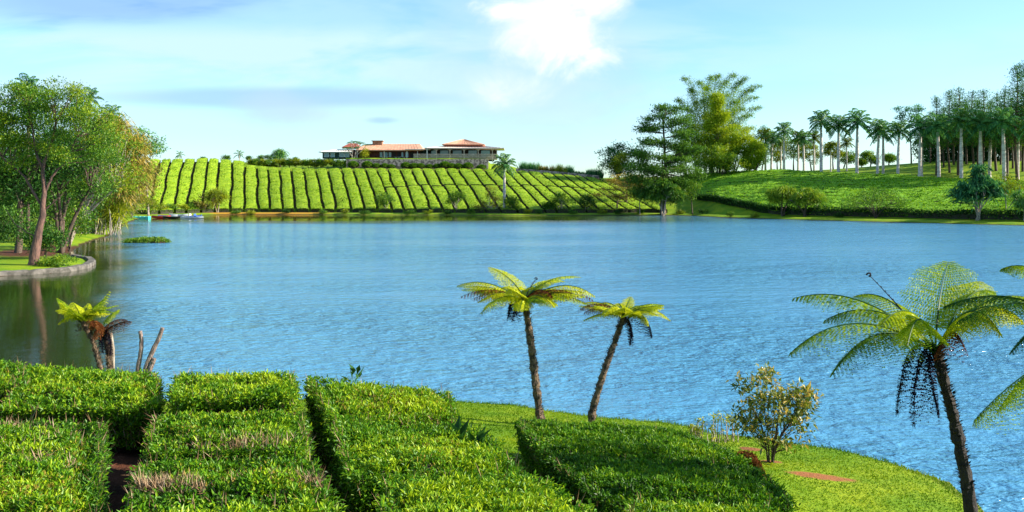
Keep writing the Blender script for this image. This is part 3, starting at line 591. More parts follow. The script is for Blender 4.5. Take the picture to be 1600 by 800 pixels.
tree('yellow-brown bushy tree where the left grove meets the tea hillside', 'tree', 178, 205, [(215, 260, 30, 40), (190, 300, 26, 30), (225, 290, 14, 30), (200, 235, 26, 24)], leafm='olive', barkm='bark_pale', r0=.3, nclump=100, per=60, cr=1.9, leaf=.5, nbr=50, tone=.55, forks=4, base=hit(182, 358, 150, 240))
tree('feathery blue-green tree rising behind the yellow-brown bush', 'tree', 232, 232, [(228, 220, 20, 14), (238, 235, 16, 12), (212, 210, 16, 10)], leafm='teal', barkm='bark_pale', r0=.22, nclump=46, per=26, cr=1.6, leaf=.55, flat=.35, nbr=46, tone=.75, spread=.1)
tree('bright lime shrub mass low on the far side of the inlet', 'shrub', 200, 190, [(212, 313, 22, 16), (190, 323, 16, 15), (236, 320, 12, 8)], name='lakeside_shrub', leafm='yellow', barkm='bark_pale', r0=.1, nclump=50, per=50, cr=1.2, leaf=.4, nbr=16, tone=.45, forks=5, base=hit(205, 341, 150, 240))
for k, (px, py, Y, n_) in enumerate([(50, 128, 118, 'left'), (146, 146, 150, 'middle'), (180, 172, 165, 'right')]):
    H = 0; g = ground_at(px - 6, Y); pm = palm_proto(P3(px, py, Y)[2] - g[2] - 1.0, 3.2, 30 + k, name='feather_palm', r=.2, leafm='palm', trunkm='bark', nf=15, shaft=False, tone=.35)
    pm.location = tuple(g); pm['label'] = 'dark feather palm poking above the left grove, %s one of three' % n_; pm['group'] = 'palms above the left grove'
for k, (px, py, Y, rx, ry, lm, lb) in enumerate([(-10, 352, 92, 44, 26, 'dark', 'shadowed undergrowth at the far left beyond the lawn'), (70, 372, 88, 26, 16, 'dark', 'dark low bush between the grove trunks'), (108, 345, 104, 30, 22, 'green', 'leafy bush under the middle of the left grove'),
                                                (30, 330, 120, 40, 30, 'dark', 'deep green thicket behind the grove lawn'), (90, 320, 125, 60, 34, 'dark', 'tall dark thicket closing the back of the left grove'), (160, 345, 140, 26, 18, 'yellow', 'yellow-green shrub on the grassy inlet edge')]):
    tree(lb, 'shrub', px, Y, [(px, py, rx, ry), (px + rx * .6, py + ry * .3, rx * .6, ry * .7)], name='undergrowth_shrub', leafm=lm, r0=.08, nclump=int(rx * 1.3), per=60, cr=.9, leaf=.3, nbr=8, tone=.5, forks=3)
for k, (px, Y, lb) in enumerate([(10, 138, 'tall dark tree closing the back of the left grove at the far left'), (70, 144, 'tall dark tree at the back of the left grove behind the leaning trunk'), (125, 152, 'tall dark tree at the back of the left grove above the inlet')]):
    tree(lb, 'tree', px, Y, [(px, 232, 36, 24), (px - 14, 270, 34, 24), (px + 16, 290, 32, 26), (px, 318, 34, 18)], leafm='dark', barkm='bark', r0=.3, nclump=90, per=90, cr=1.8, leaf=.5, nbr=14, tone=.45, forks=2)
# clipped planting on the point, canes with pale stilts
tree('low clipped planting inside the stone-edged point', 'shrub', 90, 74, [(92, 408, 26, 8), (75, 410, 20, 8)], name='low_planting', leafm='green', r0=.04, nclump=40, per=60, cr=.35, leaf=.16, nbr=4, tone=.5, base=hit(92, 416, 60, 110))
cs = MB(); rt = MB(); g = hit(152, 366, 100, 180)
for k in range(26):
    a = g + np.array([rng.normal(0, 1.5), rng.normal(0, .8), -.1]); e_ = a + np.array([rng.normal(0, .5), rng.normal(0, .3), rng.uniform(2.6, 4.2)]); tube(cs, bez(a, (a + e_) / 2 + rng.normal(0, .2, 3), e_, 5), [.07, .07, .06, .05, .04], 5)
    n = 14; leaves(rt, np.repeat([e_], n, 0), rng.normal(size=(n, 3)) + [0, 0, .2], rng.uniform(.9, 1.7, n), .13, np.clip(rng.normal(.6, .15, n), 0, 1))
r_ = thing('stilt_palm_clump', 'clump of pale stilt stems with sunlit drooping blades at the inlet edge', 'shrub', tuple(g)); cs.build('stem', L['bark_pale'], r_, g); rt.build('foliage', L['yellow'], r_, g)
# stone edging of the point
sm = MB(); edge = [(-160, 446), (-60, 436), (0, 431.5), (50, 429), (105, 425), (138, 419), (149, 412), (143, 407), (120, 403)]
E = np.array([shore_pt(*p) for p in edge]); ti = np.linspace(0, 1, 60); tt = np.linspace(0, 1, len(E)); E = np.stack([np.interp(ti, tt, E[:, 0]), np.interp(ti, tt, E[:, 1])], -1)
E[1:-1] = (E[:-2] + 2 * E[1:-1] + E[2:]) / 4
G_ = np.gradient(E, axis=0); Nn = np.stack([-G_[:, 1], G_[:, 0]], -1); Nn /= np.linalg.norm(Nn, axis=1)[:, None]
wob = .08 * (vnoise(ti * 40, 0 * ti, 3) - .5); prof = [(-.12, -.6), (-.10, .30), (-.02, .38), (.55, .40), (.62, .1)]
V = np.stack([np.stack([E[:, 0] + Nn[:, 0] * a_, E[:, 1] + Nn[:, 1] * a_, 0 * ti + z_ + wob * (z_ > .2)], -1) for a_, z_ in prof], 1); ns = len(prof); i = np.arange(59)[:, None]; j = np.arange(ns - 1)[None, :]
sm.add(V.reshape(-1, 3), np.stack([i * ns + j, (i + 1) * ns + j, (i + 1) * ns + j + 1, i * ns + j + 1], -1).reshape(-1, 4))
o = V[30, 1]; tag(sm.build('stone_edging', L['conc'], origin=tuple(o)), 'curved grey stone edging around the left point', 'wall')
for (px, pb, pt, rr, lb) in [(18, 424, 378, .055, 'tall thin pale wooden post standing on the left point'), (50, 420, 406, .075, 'short stubby pale post beside the leaning tree')]:
    g = hit(px, pb, 60, 100); H = (pb - pt) / F * g[1]; pm = MB(); tube(pm, [(0, 0, -.2), (.02, 0, H * .5), (0.04, 0, H), (.04, 0, H + .02)], [rr, rr, rr * .9, rr * .5], 8); ob = pm.build('wooden_post', L['wood_post'], origin=tuple(g)); tag(ob, lb, 'post')
# rocks at the inlet
for k, (px, py, r, nm_) in enumerate([(118, 386, .55, 'pale rounded rock in the water below the grove, nearest the grassy spit'), (86, 396, .6, 'grey rock at the shaded grove waterline'), (156, 380, .3, 'small dark rock just off the grassy spit')]):
    Yq = EYE * F / (py - HZ); rm = MB(); th = np.linspace(0, 2 * PI, 10, endpoint=False); lv = []
    for zz, s_ in ((-.3, 1), (0, 1.05), (.3, .9), (.5, .55), (.58, .15)): lv.append(np.stack([np.cos(th) * s_ * r * 1.3, np.sin(th) * s_ * r, 0 * th + zz * r], -1) * (1 + .14 * rng.normal(size=(10, 1))))
    V = np.stack(lv); i = np.arange(4)[:, None]; j = np.arange(10)[None, :]; rm.add(V.reshape(-1, 3), np.stack([i * 10 + j, i * 10 + (j + 1) % 10, (i + 1) * 10 + (j + 1) % 10, (i + 1) * 10 + j], -1).reshape(-1, 4)); rm.add(V[-1], [list(range(10))])
    tag(rm.build('rock', L['conc'], origin=((px - 800) / F * Yq, Yq, 0), smooth=True), nm_, 'rock')
# floating plant island and duck
im = MB(); Yq = EYE * F / (379 - HZ); o = np.array([(230 - 800) / F * Yq, Yq, 0]); n = 2600
x = rng.uniform(-3.0, 3.0, n); y = rng.normal(0, .8, n) * np.sqrt(1 - (x / 3.3) ** 2); z = rng.uniform(0, 1, n) * (.45 + .35 * vnoise(x * 1.1 + 5, y, 3)) * (1 - (np.abs(x) / 3.4) ** 4)
leaves(im, np.stack([x, y, z], -1), rng.normal(size=(n, 3)) + [0, 0, .8], rng.uniform(.15, .38, n), .14, np.clip(.3 + .5 * vnoise(x * 2, y * 2, 8) + rng.normal(0, .1, n), 0, 1))
r_ = thing('floating_plant_island', 'long low floating mat of bright green water plants off the left grove', 'plant island', tuple(o)); im.build('foliage', L['green'], r_)
mm = MB(); th = np.linspace(0, 2 * PI, 24, endpoint=False); rw = 1 + .15 * rng.normal(size=24)
Vt = np.stack([np.cos(th) * 3.0 * rw, np.sin(th) * .95 * rw, 0 * th + .16], -1); Vb = Vt * [1.03, 1.05, 0] + [0, 0, -.2]; mm.add(np.concatenate([Vb, Vt]), [(k, (k + 1) % 24, 24 + (k + 1) % 24, 24 + k) for k in range(24)]); mm.add(Vt, [list(range(24))]); mm.build('root_mat', L['soilpath'], r_)
Yq = EYE * F / (402 - HZ); dm = MB(); P = np.array([(-.28, 0, .10), (-.18, 0, .08), (0, 0, .09), (.14, 0, .10), (.22, 0, .16), (.24, 0, .26), (.27, 0, .33), (.33, 0, .34), (.41, 0, .32)]); tube(dm, P, [.02, .08, .12, .11, .06, .045, .06, .045, .012], 10)
tag(dm.build('duck', L['duck'], origin=((200 - 800) / F * Yq, Yq, -.02), smooth=True), 'small dark duck swimming below the floating plant island', 'duck')

# ------------------------------------------------------------------ boats and pontoon at the left end of the far shore
def hull(mb, Ln, W, H, mat=0, deck=1, sheer=.18, n=14, rocker=.25):
    t = np.linspace(-1, 1, n); w_ = W / 2 * np.maximum(1 - np.abs(t) ** 2.6, 0.02); z0 = rocker * H * np.abs(t) ** 3; z1 = H + sheer * t ** 2
    sec = [(-1, 1, 1), (-.86, .45, 0), (-.4, 0, 0), (.4, 0, 0), (.86, .45, 0), (1, 1, 1)]
    V = np.array([[(t[k] * Ln / 2, s_ * w_[k], z0[k] + (z1[k] - z0[k]) * h_) for s_, h_, _ in sec] for k in range(n)]); i = np.arange(n - 1)[:, None]; j = np.arange(5)[None, :]
    mb.add(V.reshape(-1, 3), np.stack([i * 6 + j, (i + 1) * 6 + j, (i + 1) * 6 + j + 1, i * 6 + j + 1], -1).reshape(-1, 4), mat)
    D = np.stack([V[:, 0], V[:, 0] * [1, .0, 1] - [0, 0, .10], V[:, 5]], 1); k = np.arange(n - 1)[:, None]; j = np.arange(2)[None, :]; D[:, 0, 1] *= .985; D[:, 2, 1] *= .985
    mb.add(D.reshape(-1, 3), np.stack([k * 3 + j, k * 3 + j + 1, (k + 1) * 3 + j + 1, (k + 1) * 3 + j], -1).reshape(-1, 4), deck)
def bpos(px, py): Yq = EYE * F / (py - HZ); return ((px - 800) / F * Yq, Yq, 0)
o = bpos(224, 341.5); r_ = thing('floating_pontoon', 'turquoise floating pontoon of four plastic blocks by the left shore', 'pontoon', o)
for k in range(4):
    b = MB(); w2 = .92; x0 = -2.0 + k * 1.02; th = [(-.5, -.1), (-.5, .42), (-.4, .55), (.4, .55), (.5, .42), (.5, -.1)]
    V = [(x0 + a * w2, y_, z_) for y_ in (-.8, .8) for a, z_ in th]; b.add(V, [(i_, (i_ + 1) % 6, 6 + (i_ + 1) % 6, 6 + i_) for i_ in range(6)]); b.add(V[:6], [[5, 4, 3, 2, 1, 0]]); b.add(V[6:], [[0, 1, 2, 3, 4, 5]])
    b.build('float_block', L['teal_plastic'], r_)
def drum(o, label, mat, r=.42, h=.95, name='barrel', cat='barrel'):
    b = MB(); tube(b, [(0, 0, -.1), (0, 0, 0), (0, 0, h * .3), (0, 0, h * .33), (0, 0, h * .66), (0, 0, h * .7), (0, 0, h * .95), (0, 0, h)], [r * .9, r, r, r * 1.05, r * 1.05, r, r, r * .9], 14); tag(b.build(name, L[mat], origin=o, smooth=False), label, cat)
drum(bpos(238.5, 341.5), 'red plastic barrel afloat at the end of the turquoise pontoon', 'red_plastic')
def canoe(px, py, Ln, W, H, rz, m1, m2, label, tilt=0, z=.0, name='canoe', cat='canoe'):
    o = bpos(px, py); r_ = thing(name, label, cat, (o[0], o[1], z)); r_.rotation_euler = (R(tilt), 0, rz); b = MB(); hull(b, Ln, W, H); b.build('hull', [L[m1], L[m2]], r_)
    for sx in (-.8, .6):
        s_ = MB(); box(s_, (sx - .12, -W * .42, H * .72), (sx + .12, W * .42, H * .78)); s_.build('seat', L['white_hull'], r_)
canoe(252, 341, 4.6, .9, .55, .12, 'red_plastic', 'dark_hull', 'red canoe moored next to the pontoon')
canoe(262, 340, 5.2, .9, .5, -.06, 'white_hull', 'red_plastic', 'white and red canoe drawn up behind the red canoe', z=.12)
canoe(270, 341.2, 4.8, 1.0, .45, .1, 'dark_hull', 'green_hull', 'low black and green rowing boat between the canoes and the pedal boat', name='rowing_boat', cat='boat')
canoe(279, 339.6, 5.0, .9, .6, -.1, 'white_hull', 'white_hull', 'plain white rowing boat furthest back in the moored group', z=.15, name='rowing_boat', cat='boat')
o = bpos(300, 341.5); r_ = thing('pedal_boat', 'blue and white pedal boat at the right end of the moored boats', 'pedal boat', o); r_.rotation_euler = (0, 0, -.08)
for sy in (-.55, .55):
    b = MB(); hull(b, 5.4, .62, .42); b.add(np.concatenate(b.V) * 0 + 0, []) if False else None; V0 = b.V; b.V = [v + np.array([0, sy, 0]) for v in V0]; b.build('float', [L['white_hull'], L['white_hull']], r_)
b = MB(); box(b, (-1.7, -.75, .38), (1.8, .75, .52)); b.build('deck', L['blue_hull'], r_)
for sx, sy in ((-.5, -.35), (-.5, .35), (.75, -.35), (.75, .35)):
    b = MB(); box(b, (sx, sy - .25, .54), (sx + .5, sy + .25, .72)); box(b, (sx - .1, sy - .25, .725), (sx + .02, sy + .25, 1.2)); b.build('seat', L['blue_hull' if sx > 0 else 'white_hull'], r_)
b = MB(); tube(b, bez((1.7, 0, .5), (2.4, 0, .55), (2.5, 0, 1.0), 6), [.3, .26, .2, .16, .12, .06], 8); b.build('prow', L['blue_hull'], r_)
b = MB(); lat = np.linspace(-PI / 2, PI / 2, 9); tube(b, np.stack([0 * lat, 0 * lat, .75 + .72 * np.sin(lat)], -1), .72 * np.cos(lat) + .01, 16, cap=False)
g = hit(293, 335, 200, 262); tag(b.build('buoy', L['red_plastic'], origin=tuple(g), smooth=True), 'big round red buoy resting on the bank behind the pedal boat', 'buoy')

# ------------------------------------------------------------------ restaurant on the hill
YB = 323.0; m = YB / F
def bw(px, py, dy=0): return P3(px, py, YB)[0], P3(px, py, YB)[2]
orig = ground_at(640, YB + 3); orig[2] = bw(640, 248.5)[1]
rest = thing('restaurant_building', 'long red-roofed hilltop restaurant with a timber terrace pavilion above the tea rows', 'building', tuple(orig))
def bpart(name, mat, boxes, parent=rest):
    b = MB()
    for (x0, y1, x1, y0, d0, d1) in boxes:
        box(b, (P3(x0, 0, YB)[0], YB + d0, P3(0, y1, YB)[2]), (P3(x1, 0, YB)[0], YB + d1, P3(0, y0, YB)[2]))
    o = b.build(name, L[mat], parent, orig if parent is rest else orig); return o
def hip(name, mat, x0, x1, ye, yr, xr0, xr1, d0, d1, dr, th=.35):
    """hipped roof: eaves row ye, ridge row yr between bearings xr0 and xr1"""
    b = MB(); ze = P3(0, ye, YB)[2]; zr = P3(0, yr, YB)[2]; X = lambda p: P3(p, 0, YB)[0]
    V = [(X(x0), YB + d0, ze), (X(x1), YB + d0, ze), (X(x1), YB + d1, ze), (X(x0), YB + d1, ze), (X(xr0), YB + dr, zr), (X(xr1), YB + dr, zr)]
    b.add(V, [(0, 1, 5, 4), (2, 3, 4, 5)]); b.add(V, [(1, 2, 5), (3, 0, 4)])
    box(b, (X(x0) + .02, YB + d0 + .02, ze - th), (X(x1) - .02, YB + d1 - .02, ze - .01), 0)
    # standing seams on the front slope
    for xx in np.arange(X(x0) + .9, X(x1) - .9, 1.1):
        p_ = (xx - X(x0)) / (X(x1) - X(x0)); xr = X(xr0) + p_ * (X(xr1) - X(xr0)); tube(b, [(xx, YB + d0, ze + .03), (xr, YB + dr, zr + .03)], .07, 4, 0, cap=False)
    return b.build(name, L[mat], rest, orig)
bpart('wing_wall', 'greenwall', [(503, 247.5, 546, 236.5, 1, 10)])
hip('wing_roof', 'white', 498, 550, 237, 232.5, 520, 550, -.5, 11, 6, .25)
for (a, b_) in ((506, 513), (516, 522), (530, 537), (538, 545)): 
    w_ = bpart('window', 'glass', [(a, 245, b_, 238.5, .90, .98)]); f_ = MB(); X = lambda p: P3(p, 0, YB)[0]; Z = lambda p: P3(0, p, YB)[2]
    for (c0, c1) in (((a, 245.3), (b_, 244.9)), ((a, 238.6), (b_, 238.2)), ((a - .4, 245.3), (a + .2, 238.2)), ((b_ - .2, 245.3), (b_ + .4, 238.2))): box(f_, (X(c0[0]), YB + .82, Z(c0[1])), (X(c1[0]), YB + .895, Z(c1[1])))
    fr = f_.build('frame', L['white'], w_, orig)
bpart('wall', 'redwall', [(547, 248.5, 655, 234.5, 2.5, 14)])
hip('roof', 'terra', 556, 662, 234.2, 223.2, 566, 652, -.8, 17, 8, .3)
hip('porch_roof', 'fascia', 532, 560, 229.5, 222.5, 540, 552, 2, 12, 7, .2)
bpart('fascia', 'fascia', [(556, 236.1, 655, 234.9, -.72, -.5)])
for (a, b_) in ((592, 596), (600, 604), (606, 610), (626, 629), (632, 637)): bpart('window', 'glass', [(a, 245, b_, 237.5, 2.38, 2.48)])
for (a, b_) in ((611, 617), (619, 624), (640, 646)): bpart('door', 'darkint', [(a, 248.3, b_, 237, 2.36, 2.47)])
bpart('chimney', 'brick', [(578, 228, 593, 219.5, 6, 9)]); bpart('chimney_cap', 'brick', [(576.5, 219.4, 594.5, 218.2, 5.6, 9.4)])
bpart('link_wall', 'greenwall', [(655.1, 248.5, 668, 233.6, 4, 12)]); bpart('link_roof', 'palepink', [(634, 234.2, 672, 233.1, -1.8, 13)])
for a in (558, 600, 635.5, 652): bpart('post', 'white', [(a, 248.4, a + .9, 235.2, -.4, -.15)])
# pavilion
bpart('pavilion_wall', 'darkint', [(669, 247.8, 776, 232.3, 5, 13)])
for (a, b_) in ((672, 680), (686, 699), (706, 720), (731, 744), (751, 765)): bpart('window', 'glass', [(a, 243.5, b_, 234, 4.88, 4.98)])
hip('pavilion_roof', 'palepink', 664, 788, 231.4, 227.4, 690, 762, -2.5, 15, 6, .30)
bpart('upper_wall', 'fascia', [(694, 228.2, 753, 225.0, 2, 10)]); hip('upper_roof', 'terra', 690, 757, 225.0, 216.5, 720, 726, 1, 11, 6, .25)
bpart('deck', 'beige', [(647, 249.3, 777, 248.0, -2, 5)])
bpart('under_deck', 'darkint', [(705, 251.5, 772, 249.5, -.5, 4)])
for a in (682, 703, 725, 747, 769, 776):
    bpart('post', 'beige', [(a, 247.9, a + 1.1, 231.9, -2, -1.7)])
    br = MB(); X = P3(a + .55, 0, YB)[0]
    for sg in (-1, 1): tube(br, [(X + sg * .1, YB - 1.85, Z(235.5)), (X + sg * 1.1, YB - 1.85, Z(232.3))], .09, 4)
    br.build('brace', L['beige'], rest, orig)
for a in (703, 725, 747, 769): bpart('stilt', 'beige', [(a, 254, a + 1.2, 249.4, -1.8, -1.5)])
bpart('flag_pole', 'white', [(667.6, 259, 668.8, 231.9, -2.2, -1.95)])
rl = MB()
for z_ in (240.6, 246.8): box(rl, (X_ := P3(647, 0, YB)[0], YB - 1.98, Z(z_ + .35)), (P3(777, 0, YB)[0], YB - 1.88, Z(z_)))
xs_ = np.arange(647, 777, 1.9)
for a in xs_:
    x0 = P3(a, 0, YB)[0]; x1 = P3(a + 1.9, 0, YB)[0]
    tube(rl, [(x0, YB - 1.93, Z(246.8)), (x1, YB - 1.93, Z(240.9))], .09, 4, cap=False); tube(rl, [(x1, YB - 1.90, Z(246.8)), (x0, YB - 1.90, Z(240.9))], .09, 4, cap=False)
rl.build('railing', L['beige'], rest, orig)
# furniture on the open terrace
for k, px in enumerate((597, 603, 618, 623, 631)):
    X = P3(px, 0, YB)[0]; t_ = thing('terrace_table', 'white clothed table outside the restaurant front, %s from the left' % ORD[k], 'table', (X, YB + .9, orig[2]), 'tables on the restaurant terrace')
    b = MB(); tube(b, [(0, 0, .72), (0, 0, .77)], .75, 12); b.build('table_top', L['white'], t_); b = MB(); tube(b, [(0, 0, -.1), (0, 0, .72)], [.3, .06], 8); b.build('leg', L['white'], t_)
# retaining wall
wm = MB(); nx = 60; xx = np.linspace(P3(541, 0, 317.5)[0], P3(763, 0, 317.5)[0], nx); zt = Z(249.2) + .1 * (vnoise(xx * .6, xx * 0, 4) - .5)
gz_ = terr(xx, np.full(nx, 0) + 316.5) - .6; Yf = 317.5 + 0 * xx; 
V = np.concatenate([np.stack([xx, Yf, gz_], -1), np.stack([xx, Yf, zt], -1), np.stack([xx, Yf + 1.3, zt], -1), np.stack([xx, Yf + 1.3, gz_], -1)]); k = np.arange(nx - 1)
for a_ in range(3): wm.add(V, np.stack([k + a_ * nx, k + 1 + a_ * nx, k + 1 + (a_ + 1) * nx, k + (a_ + 1) * nx], -1))
wm.add(V, [(0, nx, 2 * nx, 3 * nx), (4 * nx - 1, 3 * nx - 1, 2 * nx - 1, nx - 1)])
tag(wm.build('retaining_wall', L['stone'], origin=(0, 317.5, gz(0, 316.5))), 'rough brown stone retaining wall below the restaurant', 'wall')
# cluster palm and yellow bush in front of the building
cp = MB(); ct = MB(); o = np.array([P3(553, 0, YB - 3)[0], YB - 3, Z(249)]); bs = []
for k in range(9):
    a = o + [rng.normal(0, .4), rng.normal(0, .4), -.2]; e_ = o + [rng.normal(0, 1.7), rng.normal(0, .8), rng.uniform(3.6, 6.2)]; tube(ct, bez(a, (a + e_) / 2 - [0, 0, .3], e_, 6), [.16, .14, .13, .12, .11, .1], 6); bs.append(e_)
for e_ in bs:
    for q_ in range(8):
        az = rng.uniform(0, 6.28); d = np.array([math.cos(az), math.sin(az), 0]); l_ = rng.uniform(1.3, 2.1); frond_geo(cp, bez(e_, e_ + d * l_ * .6 + [0, 0, l_ * rng.uniform(.2, .7)], e_ + d * l_ + [0, 0, -.2], 6), .45, 10, .09, tone=.5, rachis=.03)
r_ = thing('cluster_palm', 'many-stemmed palm in front of the restaurant left end', 'palm tree', tuple(o)); ct.build('trunk', L['bark_pale'], r_, o); cp.build('crown', L['palm'], r_, o)
# ------------------------------------------------------------------ right-hand and far-shore vegetation
tree('tall flat-tiered dark conifer on the shore in front of the bamboo', 'conifer', 1036, 246, [(1048, 171, 27, 6), (1022, 184, 20, 5), (1010, 200, 14, 6), (1066, 188, 18, 7), (1035, 200, 22, 5), (1072, 210, 18, 6), (1018, 222, 18, 6), (1050, 226, 26, 6), (1080, 232, 14, 7), (1012, 243, 20, 6), (1056, 246, 32, 6),
      (1002, 262, 22, 6), (1048, 265, 38, 7), (1078, 272, 18, 8), (995, 280, 20, 7), (1036, 285, 40, 8), (1065, 298, 22, 8), (1005, 300, 18, 8)], name='conifer_tree', leafm='dark', barkm='bark', r0=.42, nclump=230, per=60, cr=1.75, leaf=.55, flat=.42, nbr=90, tone=.8,
     trunk=[(1, (None, 0), (1036, 300), (1040, 262), (1038, 225), (1036, 190), (1040, 172))])
tree('leafy pale-stemmed clump at the foot of the tiered conifer', 'shrub', 1035, 241, [(1035, 300, 26, 9), (1018, 310, 16, 9), (1052, 308, 16, 9), (1038, 288, 14, 7)], name='screw_pine', leafm='green', barkm='bark_pale', r0=.2, nclump=46, per=60, cr=1.5, leaf=.22, mode='rosette', nbr=40, forks=4, tone=.42)
tree('dark blue-green tree on the skyline right of the restaurant slope', 'tree', 965, 300, [(950, 243, 14, 14), (972, 236, 18, 10), (958, 262, 18, 12), (985, 255, 22, 18), (996, 240, 14, 12)], leafm='teal', barkm='bark', r0=.4, nclump=80, per=46, cr=1.8, leaf=.6, nbr=30, tone=.38)
tree('bright yellow-green tree in front of the dark skyline tree', 'tree', 966, 290, [(966, 248, 14, 9), (960, 262, 10, 7)], leafm='yellow', barkm='bark', r0=.25, nclump=26, per=44, cr=1.4, leaf=.5, nbr=12, tone=.35)
tree('pale gold tiered small tree on the slope beside the conifer', 'tree', 978, 262, [(978, 277, 24, 4), (958, 285, 14, 4), (990, 285, 14, 4)], leafm='olive', barkm='bark', r0=.22, nclump=46, per=24, cr=1.5, leaf=.42, flat=.28, nbr=40, tone=.7)
tree('flat spreading olive tree low on the slope left of the conifer', 'tree', 964, 254, [(964, 296, 26, 4), (950, 305, 20, 4), (980, 308, 18, 5)], leafm='olive', barkm='bark', r0=.22, nclump=50, per=22, cr=1.4, leaf=.4, flat=.28, nbr=44, tone=.5)
tree('thin golden sapling immediately left of the conifer trunk', 'tree', 1000, 248, [(1000, 300, 9, 10), (998, 284, 8, 6)], leafm='olive', barkm='bark_pale', r0=.12, nclump=22, per=18, cr=1.0, leaf=.4, nbr=20, tone=.65)
tree('slender small tree between the conifer and the tea terraces', 'tree', 1082, 243, [(1082, 292, 12, 8), (1078, 306, 12, 5)], leafm='green', barkm='bark', r0=.14, nclump=26, per=24, cr=1.1, leaf=.4, nbr=20, tone=.55)
# bamboo
o = ground_at(1108, 300); cm_ = MB(); lm_ = MB(); tips = [(1066, 122), (1078, 140), (1056, 156), (1072, 170), (1092, 128), (1104, 136), (1112, 120), (1124, 118), (1136, 128), (1150, 117), (1160, 128), (1168, 122), (1178, 140), (1190, 134), (1186, 152), (1190, 168), (1176, 180), (1140, 148), (1126, 152), (1112, 150), (1098, 156), (1086, 160), (1154, 158), (1164, 170), (1060, 190), (1050, 205), (1180, 200), (1120, 170), (1100, 180), (1140, 180), (1080, 196), (1156, 196), (1194, 215)]
for px, py in tips:
    dyy = rng.uniform(-7, 7); e_ = P3(px, py, 300 + dyy); a = o + [(px - 1118) * .06 + rng.normal(0, 1), dyy * .3, 0]; c_ = np.array([a[0] + (e_[0] - a[0]) * .22, a[1] + (e_[1] - a[1]) * .3, e_[2] + 1.0]); P = bez(a, c_, e_, 16)
    tube(cm_, P, np.linspace(.13, .025, 16), 5, 0, .5, cap=False); t_ = np.linspace(0, 1, 16)
    n = 1300; k = rng.beta(1.7, 1.2, n); Q = np.stack([np.interp(k, t_, P[:, q_]) for q_ in range(3)], -1); sp_ = (.3 + 1.15 * np.sin(k * PI * .93))[:, None]
    Q = Q + rng.normal(size=(n, 3)) * sp_ * np.array([.75, .75, .6]); leaves(lm_, Q, rng.normal(size=(n, 3)) * [1, 1, .6] + [0, 0, -.55], rng.uniform(.38, .85, n), rng.uniform(.13, .25, n), np.clip(.55 + .3 * (1 - k) + rng.normal(0, .14, n), 0, 1))
r_ = thing('bamboo_clump', 'giant bamboo clump fanning high above the trees behind the conifer', 'bamboo', tuple(o)); cm_.build('culm_cluster', L['shaft'], r_, o); lm_.build('foliage', L['lime'], r_, o)
for (px, Y, lob, lm, tn, lb) in [(1075, 296, [(1075, 225, 24, 26), (1062, 250, 18, 18)], 'lime', .5, 'green bushy tree at the left foot of the bamboo'), (1112, 290, [(1112, 205, 18, 26), (1108, 235, 22, 18)], 'green', .8, 'mid-green tree growing up the middle of the bamboo clump'),
                                (1124, 288, [(1120, 160, 6, 13), (1124, 182, 9, 10), (1112, 196, 7, 8)], 'lime', .9, 'golden creeper-clad treetop inside the bamboo'), (1150, 288, [(1150, 212, 22, 16), (1162, 228, 22, 16), (1140, 228, 18, 14)], 'lime', .85, 'bright golden-green tree on the right of the bamboo'),
                                (1128, 282, [(1125, 245, 26, 16), (1105, 256, 20, 10), (1145, 256, 20, 10)], 'green', .62, 'wide dark bushy tree under the bamboo on the hill crest'), (1178, 285, [(1178, 240, 14, 16), (1172, 256, 14, 8)], 'lime', .7, 'small yellow-green tree just left of the palm row')]:
    tree(lb, 'tree', px, Y, lob, leafm=lm, r0=.3, nclump=80, per=70, cr=1.6, leaf=.5, nbr=14, tone=tn, forks=2)
for k, (px, dy, lob, lm, lb) in enumerate([(1190, 40, [(1192, 215, 12, 18), (1196, 240, 14, 14)], 'teal', 'blue-green tree behind the first palms of the row'), (1215, 34, [(1214, 238, 14, 16)], 'yellow', 'golden bushy tree behind the second palm'), (1240, 40, [(1240, 232, 16, 18)], 'green', 'rounded tree behind the third palm'), (1268, 36, [(1266, 240, 14, 16)], 'yellow', 'lime tree left of the first tall palm pair'),
                                           (1302, 46, [(1302, 235, 12, 14)], 'yellow', 'sunlit tree seen between the tall palms'), (1318, 60, [(1325, 245, 12, 9)], 'green', 'low tree in the gap of the palm row'), (1360, 66, [(1358, 244, 9, 7), (1366, 250, 8, 4)], 'green', 'small dark tree on the hilltop between palms'), (1388, 70, [(1390, 247, 8, 5)], 'green', 'tiny tree on the hilltop right of the small dark tree'),
                                           (1424, 55, [(1412, 172, 12, 4), (1432, 170, 12, 4), (1420, 184, 18, 5), (1405, 195, 10, 4), (1440, 192, 10, 4)], 'teal', 'slender flat-topped tree rising above the palms left of the pines'), (1346, 74, [(1345, 253, 5, 3)], 'green', 'smallest bush on the hilltop behind the palms')]):
    Y = float(crest((px - 800) / F)[0]) + dy; tree(lb, 'tree', px, Y, lob, leafm=lm, r0=.22, nclump=34, per=44, cr=1.3, leaf=.5, nbr=16, tone=.5, flat=.5)
